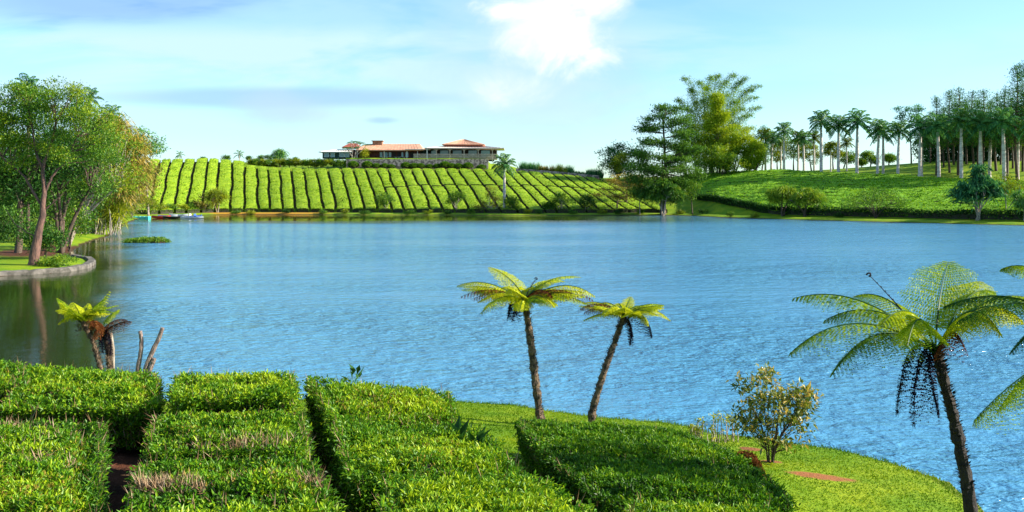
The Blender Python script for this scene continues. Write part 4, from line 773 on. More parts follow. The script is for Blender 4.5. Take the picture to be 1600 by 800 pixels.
# pine forest
def pine_proto(h, seed, wid, label):
    root = thing('pine_tree', label, 'pine tree'); tm = MB(); cm = MB(); zz = np.linspace(0, h, 12); ax = np.stack([.25 * np.sin(zz * .3 + seed), .2 * np.cos(zz * .27), zz], -1); tube(tm, ax, np.linspace(.34, .05, 12), 8)
    z = h * .34; cl = []
    while z < h * .99:
        k = (h - z) / (h * .66); nb = rng.integers(3, 6); a0 = rng.uniform(0, 6.28)
        for q_ in range(nb):
            az = a0 + q_ * 6.28 / nb + rng.normal(0, .25); l_ = wid * (.10 + 1.25 * k) * rng.uniform(.5, 1.15); s_ = np.array([np.interp(z, zz, ax[:, 0]), np.interp(z, zz, ax[:, 1]), z]); e_ = s_ + [math.cos(az) * l_, math.sin(az) * l_, l_ * rng.uniform(.05, .5)]
            tube(tm, bez(s_, (s_ + e_) / 2 - [0, 0, .2], e_, 4), [.09, .07, .05, .03], 4, cap=False); cl.append(e_)
            if l_ > 1.6: cl.append(s_ * .45 + e_ * .55 + rng.normal(0, .25, 3))
        z += rng.uniform(.7, 1.15)
    crown_leaves(cm, np.array(cl), 44, .95, .45, .75, 'leaf', .5, .16, .28, .5)
    tm.build('trunk', L['bark'], root, smooth=True); cm.build('crown', L['pine'], root); return root
PP = [pine_proto(20, 1, 3.0, 'p'), pine_proto(23, 2, 3.3, 'p'), pine_proto(18, 3, 2.8, 'p')]
pines = [(1464, 152, 20), (1482, 143, 26), (1499, 134, 22), (1519, 139, 28), (1537, 137, 20), (1556, 147, 30), (1572, 138, 18), (1588, 104, 8), (1606, 96, 12), (1626, 110, 10), (1474, 165, 36), (1491, 158, 40), (1509, 155, 42), (1528, 156, 38), (1547, 158, 44), (1564, 160, 40), (1581, 150, 34), (1600, 140, 30), (1618, 145, 26), (1453, 172, 46), (1470, 178, 52), (1503, 172, 54), (1535, 170, 52), (1570, 172, 50), (1595, 165, 48)]
done = set()
for k, (px, ty, dy) in enumerate(sorted(pines)):
    Y = float(crest((px - 800) / F)[0]) + dy; g = ground_at(px, Y); pz = k % 3; H = P3(px, ty, Y)[2] - g[2]; s = H / (20, 23, 18)[pz]; lb = 'dark pine of the hilltop pinewood behind the palm row, %s from the left' % ORD[k]; g = g - [0, 0, .2]
    sc3 = (max(s, .9) * .95, max(s, .9) * .95, s)
    if pz not in done: done.add(pz); p_ = PP[pz]; p_.location = tuple(g); p_.scale = sc3; p_.rotation_euler = (0, 0, k); p_['label'] = lb; p_['group'] = 'pines of the hilltop pinewood'
    else: copy_thing(PP[pz], tuple(g), k * 1.3, sc3, lb, 'pines of the hilltop pinewood')
for k, px in enumerate((1455, 1480, 1505, 1530, 1558, 1585, 1615)):
    Y = float(crest((px - 800) / F)[0]) + 58; tree('dark forest shrub filling the pinewood floor, %s from the left' % ORD[k], 'shrub', px, Y, [(px, 232, 20, 26), (px + 8, 214, 16, 18)], name='forest_shrub', leafm='teal', nclump=80, per=50, cr=1.8, leaf=.7, nbr=4, tone=.4, group='forest floor shrubs')
# trees standing along the right shore
tree('left one of two umbrella-shaped screw pines on the right shore', 'screw pine', 1223, hit(1223, 338, 120)[1], [(1222, 303, 17, 8), (1210, 311, 9, 5), (1234, 310, 9, 5)], name='screw_pine', leafm='green', r0=.3, nclump=34, per=46, cr=1.35, leaf=.18, mode='rosette', nbr=34, forks=2, tone=.75, shell=.8)
tree('right one of two umbrella-shaped screw pines on the right shore', 'screw pine', 1259, hit(1259, 338, 120)[1], [(1259, 306, 22, 8), (1244, 313, 10, 5), (1275, 313, 10, 5)], name='screw_pine', leafm='green', r0=.3, nclump=42, per=46, cr=1.35, leaf=.18, mode='rosette', nbr=40, forks=3, tone=.7, shell=.8)
tree('thin-leaved spreading bush on the right shore', 'shrub', 1368, hit(1368, 341, 120)[1], [(1366, 305, 38, 9), (1340, 318, 26, 8), (1392, 316, 26, 8)], name='sparse_shrub', leafm='green', barkm='bark', r0=.10, nclump=120, per=16, cr=.9, leaf=.32, nbr=110, forks=9, tone=.45)
tree('upright dark traveller palm clump on the right shore', 'palm clump', 1528, hit(1528, 344, 120)[1], [(1530, 276, 12, 10), (1512, 305, 16, 14), (1545, 300, 14, 16), (1528, 300, 16, 20)], name='traveller_palm', leafm='teal', barkm='bark_pale', r0=.16, nclump=44, per=22, cr=1.9, leaf=.42, mode='rosette', nbr=44, forks=9, tone=.45, up=1.0)
tree('yellow-green spreading bush right of the traveller palm', 'shrub', 1572, hit(1572, 340, 120)[1] + 4, [(1566, 285, 16, 12), (1588, 300, 18, 10), (1555, 300, 10, 10), (1600, 290, 14, 8)], name='yellow_shrub', leafm='yellow', barkm='bark_pale', r0=.12, nclump=60, per=24, cr=1.0, leaf=.36, nbr=50, forks=4, tone=.4)
tree('shaggy screw pine at the right end of the shore', 'screw pine', 1598, hit(1598, 342, 120)[1] - 1, [(1598, 314, 13, 12), (1612, 322, 12, 10)], name='screw_pine', leafm='palm', barkm='bark_pale', r0=.25, nclump=28, per=46, cr=1.3, leaf=.16, mode='rosette', nbr=22, forks=2, tone=.6)
fsh = [(602, [(601, 310, 13, 6), (596, 318, 8, 4)], 'green', 'leaf', 'small pale-trunked tree on the far shore left of the middle'), (715, [(714, 307, 13, 6), (708, 314, 8, 4)], 'green', 'leaf', 'small open tree on the far shore under the pavilion'), (772, [(770, 300, 12, 9), (772, 316, 20, 9), (750, 320, 10, 8)], 'olive', 'leaf', 'broad olive bush left of the lone waterline palm'),
       (797, [(800, 318, 10, 9)], 'green', 'leaf', 'small bush right of the lone waterline palm'), (878, [(878, 312, 15, 9)], 'green', 'leaf', 'airy little tree on the far shore right of the lone palm'), (916, [(915, 315, 13, 10)], 'dark', 'leaf', 'dark round-headed tree on the far shore near the conifer'),
       (322, [(322, 317, 20, 11), (305, 322, 10, 7)], 'olive', 'leaf', 'brownish bushy shrub at the shore right of the boats'), (340, [(338, 308, 12, 9)], 'yellow', 'rosette', 'spiky lime palm-like bush behind the brownish shrub'), (858, [(858, 322, 7, 6)], 'green', 'leaf', 'knee-high bush on the far shore left of the airy tree')]
for px, lob, lm, md, lb in fsh:
    g = hit(px, 332, 150); tree(lb, 'tree' if 'tree' in lb else 'shrub', px, g[1], lob, name='shore_tree' if 'tree' in lb else 'shore_shrub', leafm=lm, barkm='bark_pale', r0=.14, nclump=34, per=30 if md == 'leaf' else 30, cr=1.05 if md == 'leaf' else 1.6, leaf=.36 if md == 'leaf' else .16, mode=md, nbr=30, forks=3, tone=.45)
for k, (px, r) in enumerate([(238, 9), (252, 9), (268, 8), (283, 9), (297, 7)]):
    g = hit(px, 330, 150); tree('rounded lime bush at the shore behind the moored boats, %s from the left' % ORD[k], 'shrub', px, g[1], [(px, 326, r, 5)], name='rounded_shrub', leafm='yellow' if k % 2 else 'green', nclump=16, per=60, cr=.8, leaf=.32, nbr=4, tone=.45, r0=.06, group='bushes behind the boats')
# hilltop shrubs
hs = [(353, 247, 6, 3), (389, 247, 3, 2), (408, 247, 6, 4), (420, 247, 7, 4), (431, 249, 5, 3), (463, 249, 4, 3), (228, 250, 6, 4), (318, 249, 4, 2)]
for k, (px, py, rx, ry) in enumerate(hs):
    Y = float(crest((px - 800) / F)[0]) + 24; tree('small round bush on the bare skyline left of the restaurant, %s from the left' % ORD[sorted(h_[0] for h_ in hs).index(px)], 'shrub', px, Y, [(px, py, rx, ry)], name='hilltop_shrub', leafm='green', nclump=14, per=40, cr=.7, leaf=.34, nbr=3, r0=.06, tone=.4, group='bushes on the hill skyline')
Y = float(crest((438 - 800) / F)[0]) + 20; tree('bushy full-crowned palm on the hill skyline left of the restaurant', 'palm tree', 438, Y, [(438, 241, 4, 3)], name='bushy_palm', leafm='palm', nclump=10, per=60, cr=2.2, leaf=.2, mode='rosette', nbr=3, tone=.6)
for k, px in enumerate(range(392, 538, 10)):
    Y = float(crest((px - 800) / F)[0]) + 8 + rng.uniform(-1, 1); lm = 'yellow' if rng.random() < .6 else 'green'; py = 254.5 + rng.uniform(-1, 1)
    tree('ornamental shrub in the garden band above the tea rows, %s from the left' % ORD[k], 'shrub', px, Y, [(px, py, 7, 5)], name='garden_shrub', leafm=lm, nclump=18, per=50, cr=.8, leaf=.36, nbr=8, r0=.07, forks=3, tone=.4 if lm == 'yellow' else .5, group='garden shrubs left of the restaurant')
tree('golden bush in front of the restaurant beside the cluster palm', 'shrub', 570, YB - 2, [(570, 241, 6, 4), (571, 236, 4, 3)], name='golden_shrub', leafm='yellow', nclump=20, per=44, cr=.7, leaf=.3, nbr=8, r0=.07, tone=.6, base=(P3(570, 0, YB - 2)[0], YB - 2, orig[2]))
def ball_shrub():
    mb = MB(); lat = np.linspace(-.5, PI / 2, 8); n = 700; d = unit(rng.normal(size=(n, 3))); d[:, 2] = np.abs(d[:, 2]); tube(mb, np.stack([0 * lat, 0 * lat, .75 + .75 * np.sin(lat)], -1), 1.05 * np.cos(lat) + .01, 12)
    mb.M = [m_ * 0 + 1 for m_ in mb.M]; leaves(mb, d * [1.15, 1.15, .9] + [0, 0, .65], d + rng.normal(size=(n, 3)) * .5, .32, .25, np.clip(rng.normal(.5, .15, n), 0, 1), 0); return mb.build('clipped_shrub', [L['green'], L['tea_wood']])
bs = ball_shrub(); bpx = [552, 574, 588, 601, 611, 634, 647, 657, 671, 683, 695, 705, 716, 731, 752]
for k, px in enumerate(bpx):
    Y = 315.6; g = ground_at(px, Y); b_ = bs if k == 0 else bs.copy()
    if k: C.objects.link(b_)
    s = rng.uniform(1.15, 1.6); b_.location = tuple(g); b_.scale = (s, s, s * rng.uniform(.8, 1.1)); tag(b_, 'clipped ball shrub at the foot of the restaurant wall, %s from the left' % ORD[k], 'shrub', 'clipped shrubs under the restaurant wall')
# tall grass and low wall on the skyline right of the restaurant
def reeds(px0, px1, hmin, hmax, lm, label, dy, dens=26):
    mb = MB(); n = int((px1 - px0) * dens); px = rng.uniform(px0, px1, n); u = (px - 800) / F; Y = crest(u)[0] + dy + rng.uniform(-2.5, 2.5, n); X = u * Y; z = terr(X, Y); h_ = rng.uniform(hmin, hmax, n) * (.6 + .7 * vnoise(px * .22, px * 0, 6))
    leaves(mb, np.stack([X, Y, z - .05], -1), rng.normal(size=(n, 3)) * .22 + [0, 0, 1], h_, .2, np.clip(rng.normal(.5, .2, n), 0, 1)); o = (X.mean(), Y.mean(), z.mean()); tag(mb.build('tall_grass_clump', L[lm], origin=o), label, 'tall grass')
for k, (a, b_, h0, h1, lm) in enumerate([(812, 842, 2.0, 4.2, 'teal'), (842, 868, 1.6, 3.2, 'olive'), (866, 884, 2.2, 4.2, 'yellow'), (882, 912, 1.8, 3.6, 'teal'), (910, 942, 1.6, 3.4, 'teal')]):
    reeds(a, b_, h0, h1, lm, ('bluish tall grass clump', 'brown-green tall grass clump', 'yellow tall grass clump', 'teal tall grass clump', 'dark blue-green tall grass clump')[k] + ' on the skyline right of the restaurant', 9 + (k == 2) * -2)
wm = MB(); px_ = np.linspace(806, 936, 40); u = (px_ - 800) / F; Yw = crest(u)[0] + 3.0; Xw = u * Yw; zw = terr(Xw, Yw); V = np.concatenate([np.stack([Xw, Yw, zw - .3], -1), np.stack([Xw, Yw, zw + 1.0], -1), np.stack([Xw, Yw + .6, zw + 1.0], -1)]); k = np.arange(39)
for a_ in range(2): wm.add(V, np.stack([k + a_ * 40, k + 1 + a_ * 40, k + 1 + (a_ + 1) * 40, k + (a_ + 1) * 40], -1))
tag(wm.build('low_stone_wall', L['stone'], origin=(Xw[20], Yw[20], zw[20])), 'low stone wall sloping down right of the restaurant below the tall grass', 'wall')
# dark boundary hedge round the foot of the right field
pp = [(1076, 309), (1100, 314), (1130, 319), (1160, 325), (1190, 333), (1230, 336), (1300, 338), (1400, 340), (1500, 343), (1600, 344), (1700, 347)]
H_ = np.array([hit(a, b_, 130, 320) for a, b_ in pp]); ti = np.linspace(0, 1, 90); tt = np.linspace(0, 1, len(H_)); HX = np.interp(ti, tt, H_[:, 0]); HY = np.interp(ti, tt, H_[:, 1]) + .8; n = 14000; k = rng.random(n); x = np.interp(k, ti, HX) + rng.normal(0, .3, n); y = np.interp(k, ti, HY) + rng.uniform(-.7, .7, n)
mb = MB(); z = terr(x, y) + rng.random(n) ** .6 * (1.7 + .5 * (vnoise(x * .4, y * .4, 2) - .5)); leaves(mb, np.stack([x, y, z], -1), rng.normal(size=(n, 3)) + [0, -.2, .4], rng.uniform(.3, .6, n), .3, np.clip(rng.normal(.38, .16, n), 0, 1)); r_ = thing('boundary_hedge', 'dark untrimmed hedge along the foot of the right tea field', 'hedge', tuple(H_[5])); mb.build('foliage', L['dark'], r_, H_[5])
cb = MB(); Z0 = terr(HX, HY); q_ = np.stack([np.stack([HX, HY - .5, Z0 - .2], -1), np.stack([HX, HY - .45, Z0 + 1.0], -1), np.stack([HX, HY + .45, Z0 + 1.0], -1), np.stack([HX, HY + .5, Z0 - .2], -1)], 1); i = np.arange(89)[:, None]; j = np.arange(3)[None, :]
cb.add(q_.reshape(-1, 3), np.stack([i * 4 + j, (i + 1) * 4 + j, (i + 1) * 4 + j + 1, i * 4 + j + 1], -1).reshape(-1, 4)); cb.build('branches', L['tea_wood'], r_, H_[5])
# footpath along the right crest
mb = MB(); pxs = np.linspace(1395, 1700, 60); u = (pxs - 800) / F; Yp = crest(u)[0] + 3.2; V = np.concatenate([np.stack([u * (Yp + d_), Yp + d_, terr(u * (Yp + d_), Yp + d_) + .12], -1) for d_ in (0, 2.6)]); k = np.arange(59)
mb.add(V, np.stack([k, k + 1, k + 61, k + 60], -1)); tag(mb.build('path', L['conc']), kind='structure')

# ------------------------------------------------------------------ foreground tea hedges
def hedge(label, q4, seed, leafL=.085, dens=330, bare=.0, hgt=None, tone=.5, twigp=()):
    """q4: far-left, far-right, near-right, near-left corners of the clipped top (photo column, row, distance)"""
    K = np.array([P3(*p) for p in q4])
    def at(s, t):
        s = np.asarray(s); t = np.asarray(t); a_ = 2 * s - 1; b_ = 2 * t - 1; s = .5 + a_ * (1 - .13 * np.abs(b_) ** 5) / 2; t = .5 + b_ * (1 - .13 * np.abs(a_) ** 5) / 2; s = s[..., None]; t = t[..., None]; return (K[0] * (1 - s) + K[1] * s) * (1 - t) + (K[3] * (1 - s) + K[2] * s) * t
    def bump(P, s, t):
        e = np.minimum(np.minimum(s, 1 - s) * 5, np.minimum(t, 1 - t) * 5).clip(0, 1); return .17 * (fnoise(P[..., 0] * 1.5, P[..., 1] * 1.5, seed) - .5) + .12 * (vnoise(P[..., 0] * 4.5, P[..., 1] * 4.5, seed + 3) - .5) - .2 * (1 - e) ** 2 + .16 * (fnoise(P[..., 0] * .6, P[..., 1] * .6, seed + 7) - .5)
    cen = K.mean(0); g0 = gz(cen[0], cen[1]); root = thing('tea_hedge', label, 'tea hedge', (cen[0], cen[1], g0), 'clipped foreground tea hedges')
    core = MB(); n_ = 18; s, t = np.meshgrid(np.linspace(.02, .98, n_), np.linspace(.02, .98, n_)); P = at(s, t); P[..., 2] += bump(P, s, t) - .07; i = np.arange(n_ - 1)[:, None]; j = np.arange(n_ - 1)[None, :]
    core.add(P.reshape(-1, 3), np.stack([i * n_ + j, (i + 1) * n_ + j, (i + 1) * n_ + j + 1, i * n_ + j + 1], -1).reshape(-1, 4))
    B = P.copy(); c2 = cen[:2]; B[..., :2] = c2 + (B[..., :2] - c2) * .93; B[..., 2] = terr(B[..., 0], B[..., 1]) - .1
    for a, b in ((P[0], B[0]), (P[-1], B[-1]), (P[:, 0], B[:, 0]), (P[:, -1], B[:, -1])):
        M_ = (a + b) / 2 + rng.normal(0, .03, a.shape); V = np.concatenate([a, M_, b]); k = np.arange(n_ - 1)
        for r2 in range(2): core.add(V, np.stack([k + r2 * n_, k + 1 + r2 * n_, k + 1 + (r2 + 1) * n_, k + (r2 + 1) * n_], -1))
    fo = MB(); area = .5 * np.linalg.norm(np.cross(K[2] - K[0], K[3] - K[1])); n = int(area * dens); s = rng.uniform(-.01, 1.01, n); t = rng.uniform(-.01, 1.01, n); Q = at(s, t); Q[:, 2] += bump(Q, s, t)
    brown = fnoise(Q[:, 0] * .9 + 7, Q[:, 1] * .9, seed + 9); keep = rng.random(n) > sstep(brown, .56, .72) * bare * .45; Q = Q[keep]; n = len(Q)
    per = 6; k = np.repeat(np.arange(n), per); N_ = len(k); az = rng.uniform(0, 6.28, N_); el = rng.uniform(.15, 1.25, N_); D = np.stack([np.cos(az) * np.cos(el), np.sin(az) * np.cos(el), np.sin(el)], -1); tall = (rng.random(n) ** 4 * .06)[k]
    tn = (tone + .30 * (fnoise(Q[:, 0] * 1.2, Q[:, 1] * 1.2, seed + 5) - .5) * 2)[k] + .22 * (el - .7) + rng.normal(0, .12, N_); pos = Q[k] + rng.normal(0, .018, (N_, 3)) + np.stack([0 * tall, 0 * tall, tall - rng.uniform(0, .07, N_)], -1)
    leaves(fo, pos, D, leafL * rng.uniform(.6, 1.35, N_), leafL * rng.uniform(.3, .48, N_), np.clip(tn, 0, 1), fold=.3)
    # flanks: leaves thin out towards the woody base
    tw = MB()
    for a, b, out in ((0, 1, 0), (1, 2, 1), (3, 2, 2), (0, 3, 3)):
        e = K[b] - K[a]; ln = np.linalg.norm(e[:2]); nrm = np.array([e[1], -e[0], 0]) / ln; nrm *= np.sign(np.dot(nrm, (K[a] + K[b]) / 2 - cen)); ns_ = int(ln * 1.0 * dens * 1.5); k = rng.random(ns_); v = rng.random(ns_) ** 1.25
        Q2 = K[a] + e * k[:, None]; gzz = terr(Q2[:, 0], Q2[:, 1]); top_ = Q2[:, 2] - .03; Q2 = Q2 + nrm * (rng.normal(.0, .05, ns_) + .09 * (vnoise(k * ln * 3, v * 3, seed + out) - .5) - .10 * v)[:, None]; Q2[:, 2] = top_ - v * (top_ - gzz - .12)
        per2 = 4; kk = np.repeat(np.arange(ns_), per2); D2 = rng.normal(size=(len(kk), 3)) * .8 + nrm * .6 + [0, 0, .35]; leaves(fo, Q2[kk] + rng.normal(0, .025, (len(kk), 3)), D2, leafL * rng.uniform(.6, 1.2, len(kk)), leafL * .42, np.clip(tone - .08 + rng.normal(0, .14, len(kk)), 0, 1), fold=.3)
        nt = int(ln * 60 * (1 + bare * 2)); k = rng.random(nt); v = rng.uniform(.0, .8, nt); Q3 = K[a] + e * k[:, None]; gzz = terr(Q3[:, 0], Q3[:, 1]); Q3[:, 2] -= v * (Q3[:, 2] - gzz) + .05; Q3 += nrm * .03
        leaves(tw, Q3, rng.normal(size=(nt, 3)) * .4 + [0, 0, 1] + nrm * .25, rng.uniform(.1, .3, nt), .010, np.clip(rng.normal(.45, .2, nt), 0, 1), fold=.6)
    nt = int(area * 380 * max(bare, .12)); s = rng.random(nt); t = rng.random(nt); Q = at(s, t); Q[:, 2] += bump(Q, s, t); br = fnoise(Q[:, 0] * .9 + 7, Q[:, 1] * .9, seed + 9); Q = Q[(rng.random(nt) < .15 + sstep(br, .5, .66))]
    leaves(tw, Q - [0, 0, .06], rng.normal(size=(len(Q), 3)) * .7 + [0, 0, 1], rng.uniform(.06, .15, len(Q)), .009, np.clip(rng.normal(.6, .2, len(Q)), 0, 1), fold=.6)
    for (cs_, ct_, rr, nn, hh) in twigp:
        s = np.clip(rng.normal(cs_, rr, nn), 0, 1); t = np.clip(rng.normal(ct_, rr * .45, nn), 0, 1); Q = at(s, t); leaves(tw, Q - [0, 0, .05], rng.normal(size=(nn, 3)) * .8 + [0, 0, 1], rng.uniform(.07, hh * .75, nn), .010, np.clip(rng.normal(.6, .2, nn), 0, 1), fold=.6)
    if bare > .15:   # yellowing leaves mixed into the tired patches
        na_ = int(area * 420 * bare); s = rng.random(na_); t = rng.random(na_); Q = at(s, t); Q[:, 2] += bump(Q, s, t); br = fnoise(Q[:, 0] * .9 + 7, Q[:, 1] * .9, seed + 9); edge_ = np.minimum(1 - s, 1.0) < .12; Q = Q[(rng.random(na_) < .03 + .9 * sstep(br, .46, .64) + .5 * edge_)]
        leaves(tw, Q + [0, 0, .01], rng.normal(size=(len(Q), 3)) * .9 + [0, 0, .8], leafL * rng.uniform(.6, 1.2, len(Q)), leafL * .36, np.clip(rng.normal(.55, .22, len(Q)), 0, 1), 1, fold=.3)
    o = (cen[0], cen[1], g0); core.build('branches', L['tea_core'], root, o); fo.build('foliage', L['tea'], root, o); tw.build('dry_twigs', [L['twig'], L['autumn']], root, o)
HG = [('clipped tea hedge block at the far left edge, furthest back', [(-260, 560, 18.6), (28, 566, 18.2), (34, 598, 15.9), (-260, 604, 15.6)], 1, .5, .3, ()),
      ('broad tea hedge block behind the left ferns and dead stumps', [(44, 571, 18.0), (240, 583, 17.0), (244, 632, 14.4), (10, 636, 14.4)], 2, .55, .6, ()),
      ('large tea hedge block filling the bottom left corner', [(-190, 658, 13.3), (154, 660, 13.3), (142, 840, 8.6), (-420, 840, 8.4)], 3, .42, .8, ((.62, .12, .16, 500, .3), (.8, .45, .1, 260, .3))),
      ('square tea hedge block standing alone against the water', [(284, 584, 16.2), (452, 583, 16.2), (458, 616, 14.1), (274, 616, 14.1)], 4, .6, .3, ()),
      ('tea hedge block second back in the middle row', [(250, 650, 13.6), (468, 647, 13.6), (474, 698, 11.3), (238, 702, 11.3)], 5, .5, .6, ((.6, .85, .18, 500, .3),)),
      ('twiggy half-bare tea hedge block third back in the middle row', [(234, 722, 11.0), (480, 718, 11.0), (510, 776, 9.3), (212, 776, 9.3)], 6, .42, 1.0, ((.15, .75, .12, 900, .34), (.8, .6, .15, 500, .3))),
      ('bright leafy tea hedge block nearest in the middle row', [(192, 794, 8.5), (524, 790, 8.35), (580, 870, 7.0), (150, 870, 7.0)], 7, .6, .35, ()),
      ('tea hedge block furthest back in the row right of the middle', [(484, 588, 16.0), (694, 612, 16.9), (708, 646, 15.0), (527, 652, 13.3)], 8, .58, .4, ()),
      ('long tea hedge block midway along the row right of the middle', [(526, 657, 13.1), (742, 664, 14.0), (812, 735, 11.0), (562, 742, 10.2)], 9, .5, .35, ()),
      ('glossy tea hedge block at the bottom centre', [(612, 748, 9.9), (835, 740, 10.3), (975, 840, 8.0), (600, 860, 7.4)], 10, .56, .2, ()),
      ('long low tea hedge block starting beside the lawn in front of the ferns', [(812, 655, 20.0), (1064, 673, 20.5), (1166, 716, 16.6), (856, 706, 16.0)], 11, .42, .15, ()),
      ('shaded tea hedge block in the lower right row', [(862, 712, 15.7), (1176, 728, 16.0), (1232, 778, 13.4), (950, 778, 12.6)], 12, .34, .2, ()),
      ('bright tea hedge block at the bottom right of the hedges', [(985, 782, 11.6), (1195, 790, 11.9), (1262, 850, 10.0), (1010, 860, 9.4)], 13, .6, .2, ())]
for lb, q4, sd, tn, br, tp in HG: hedge(lb, q4, sd, tone=tn + .06, bare=br, twigp=tp, leafL=.078 if q4[3][2] > 12 else .070, dens=430 if q4[3][2] > 12 else 560)
# low dark ground-hugging hedge by the water
def low_shrub(name, label, pxs, pys, Y, hgt, n, lm, leaf=.07, tone=.4, w_=.5):
    a = P3(pxs[0], pys, Y); b = P3(pxs[1], pys + (pxs[1] - pxs[0]) * .06, Y - .5); mb = MB(); k = rng.random(n); x = a[0] + (b[0] - a[0]) * k; y = a[1] + (b[1] - a[1]) * k + rng.uniform(-w_, w_, n); pr_ = np.sqrt(np.clip(1 - (2 * k - 1) ** 4, 0, 1)) * (1 - .4 * ((y - a[1]) / w_ * .5) ** 2)
    z = terr(x, y) + hgt * pr_ * rng.random(n) ** .35; leaves(mb, np.stack([x, y, z], -1), rng.normal(size=(n, 3)) + [0, 0, .7], leaf * rng.uniform(.6, 1.3, n), leaf * .45, np.clip(rng.normal(tone, .15, n), 0, 1)); o = np.array([(a[0] + b[0]) / 2, a[1], gz((a[0] + b[0]) / 2, a[1])])
    tag(mb.build(name, L[lm], origin=tuple(o)), label, 'shrub')
low_shrub('low_hedge', 'low dark hedge hugging the water edge behind the long tea hedge', (985, 1074), 660, 24.2, .42, 16000, 'dark', .06, .55, .55)
low_shrub('ground_shrub', 'reddish low plant at the left foot of the slender bush', (1150, 1192), 705, 21.6, .42, 1800, 'dry', .07, .5, .3)

# ------------------------------------------------------------------ slender bush on the lawn, flowering plants
b0 = hit(1205, 724)
L['bush'] = mat_leaf('bush_leaf', (.03, .07, .008), (.16, .21, .025), (.52, .36, .09), .35, .03)
tree('slender many-stemmed bush with yellowish leaves on the lawn by the water', 'shrub', 1205, b0[1], [(1205, 640, 56, 36), (1190, 605, 36, 26), (1245, 630, 36, 30), (1165, 655, 30, 24), (1215, 675, 46, 22), (1262, 625, 24, 16)], name='lawn_bush', leafm='bush', barkm='bark', base=b0,
     r0=.028, nclump=130, per=17, cr=.19, leaf=.15, nbr=170, forks=9, tone=.5, spread=.2, wide=.45, shell=.2, up=.3)
sm_ = MB(); fm_ = MB(); g0 = hit(1118, 690)
for k in range(34):
    a = g0 + [rng.uniform(-.75, .65), rng.uniform(-.3, .3), -.05]; e_ = a + [rng.normal(0, .05), rng.normal(0, .05), rng.uniform(.25, .75)]; tube(sm_, [a, (a + e_) / 2 + rng.normal(0, .02, 3), e_], .012, 4); n = 14 if rng.random() < .6 else 3
    leaves(fm_, np.repeat([e_], n, 0) + rng.normal(0, .05, (n, 3)), rng.normal(size=(n, 3)) + [0, 0, .3], rng.uniform(.07, .15, n), .045, np.clip(rng.normal(.65, .2, n), 0, 1))
r_ = thing('flowering_plant', 'thin upright plants with yellow-green tops left of the slender bush', 'plant', tuple(g0)); sm_.build('stem', L['bark_pale'], r_, g0); fm_.build('foliage', L['yellow'], r_, g0)
def weed(px, py, Y, n, sz, label, spread=.25):
    o = P3(px, py, Y); mb = MB(); az = rng.uniform(0, 6.28, n); D = np.stack([np.cos(az) * .6, np.sin(az) * .6, rng.uniform(.4, 1.3, n)], -1); leaves(mb, o + rng.normal(0, spread * .3, (n, 3)), D, sz * rng.uniform(.6, 1.2, n), sz * .45, np.clip(rng.normal(.4, .15, n), 0, 1), wide=.4); tag(mb.build('weed', L['dark'], origin=tuple(o)), label, 'weed')
weed(712, 694, 13.0, 16, .30, 'broad-leaved dark weed growing out of the hedge beside the lawn'); weed(752, 700, 12.8, 12, .28, 'second broad-leaved weed, closer to the long low hedge'); weed(556, 588, 16.4, 12, .2, 'weed sprouting from the top of the furthest hedge right of the middle')

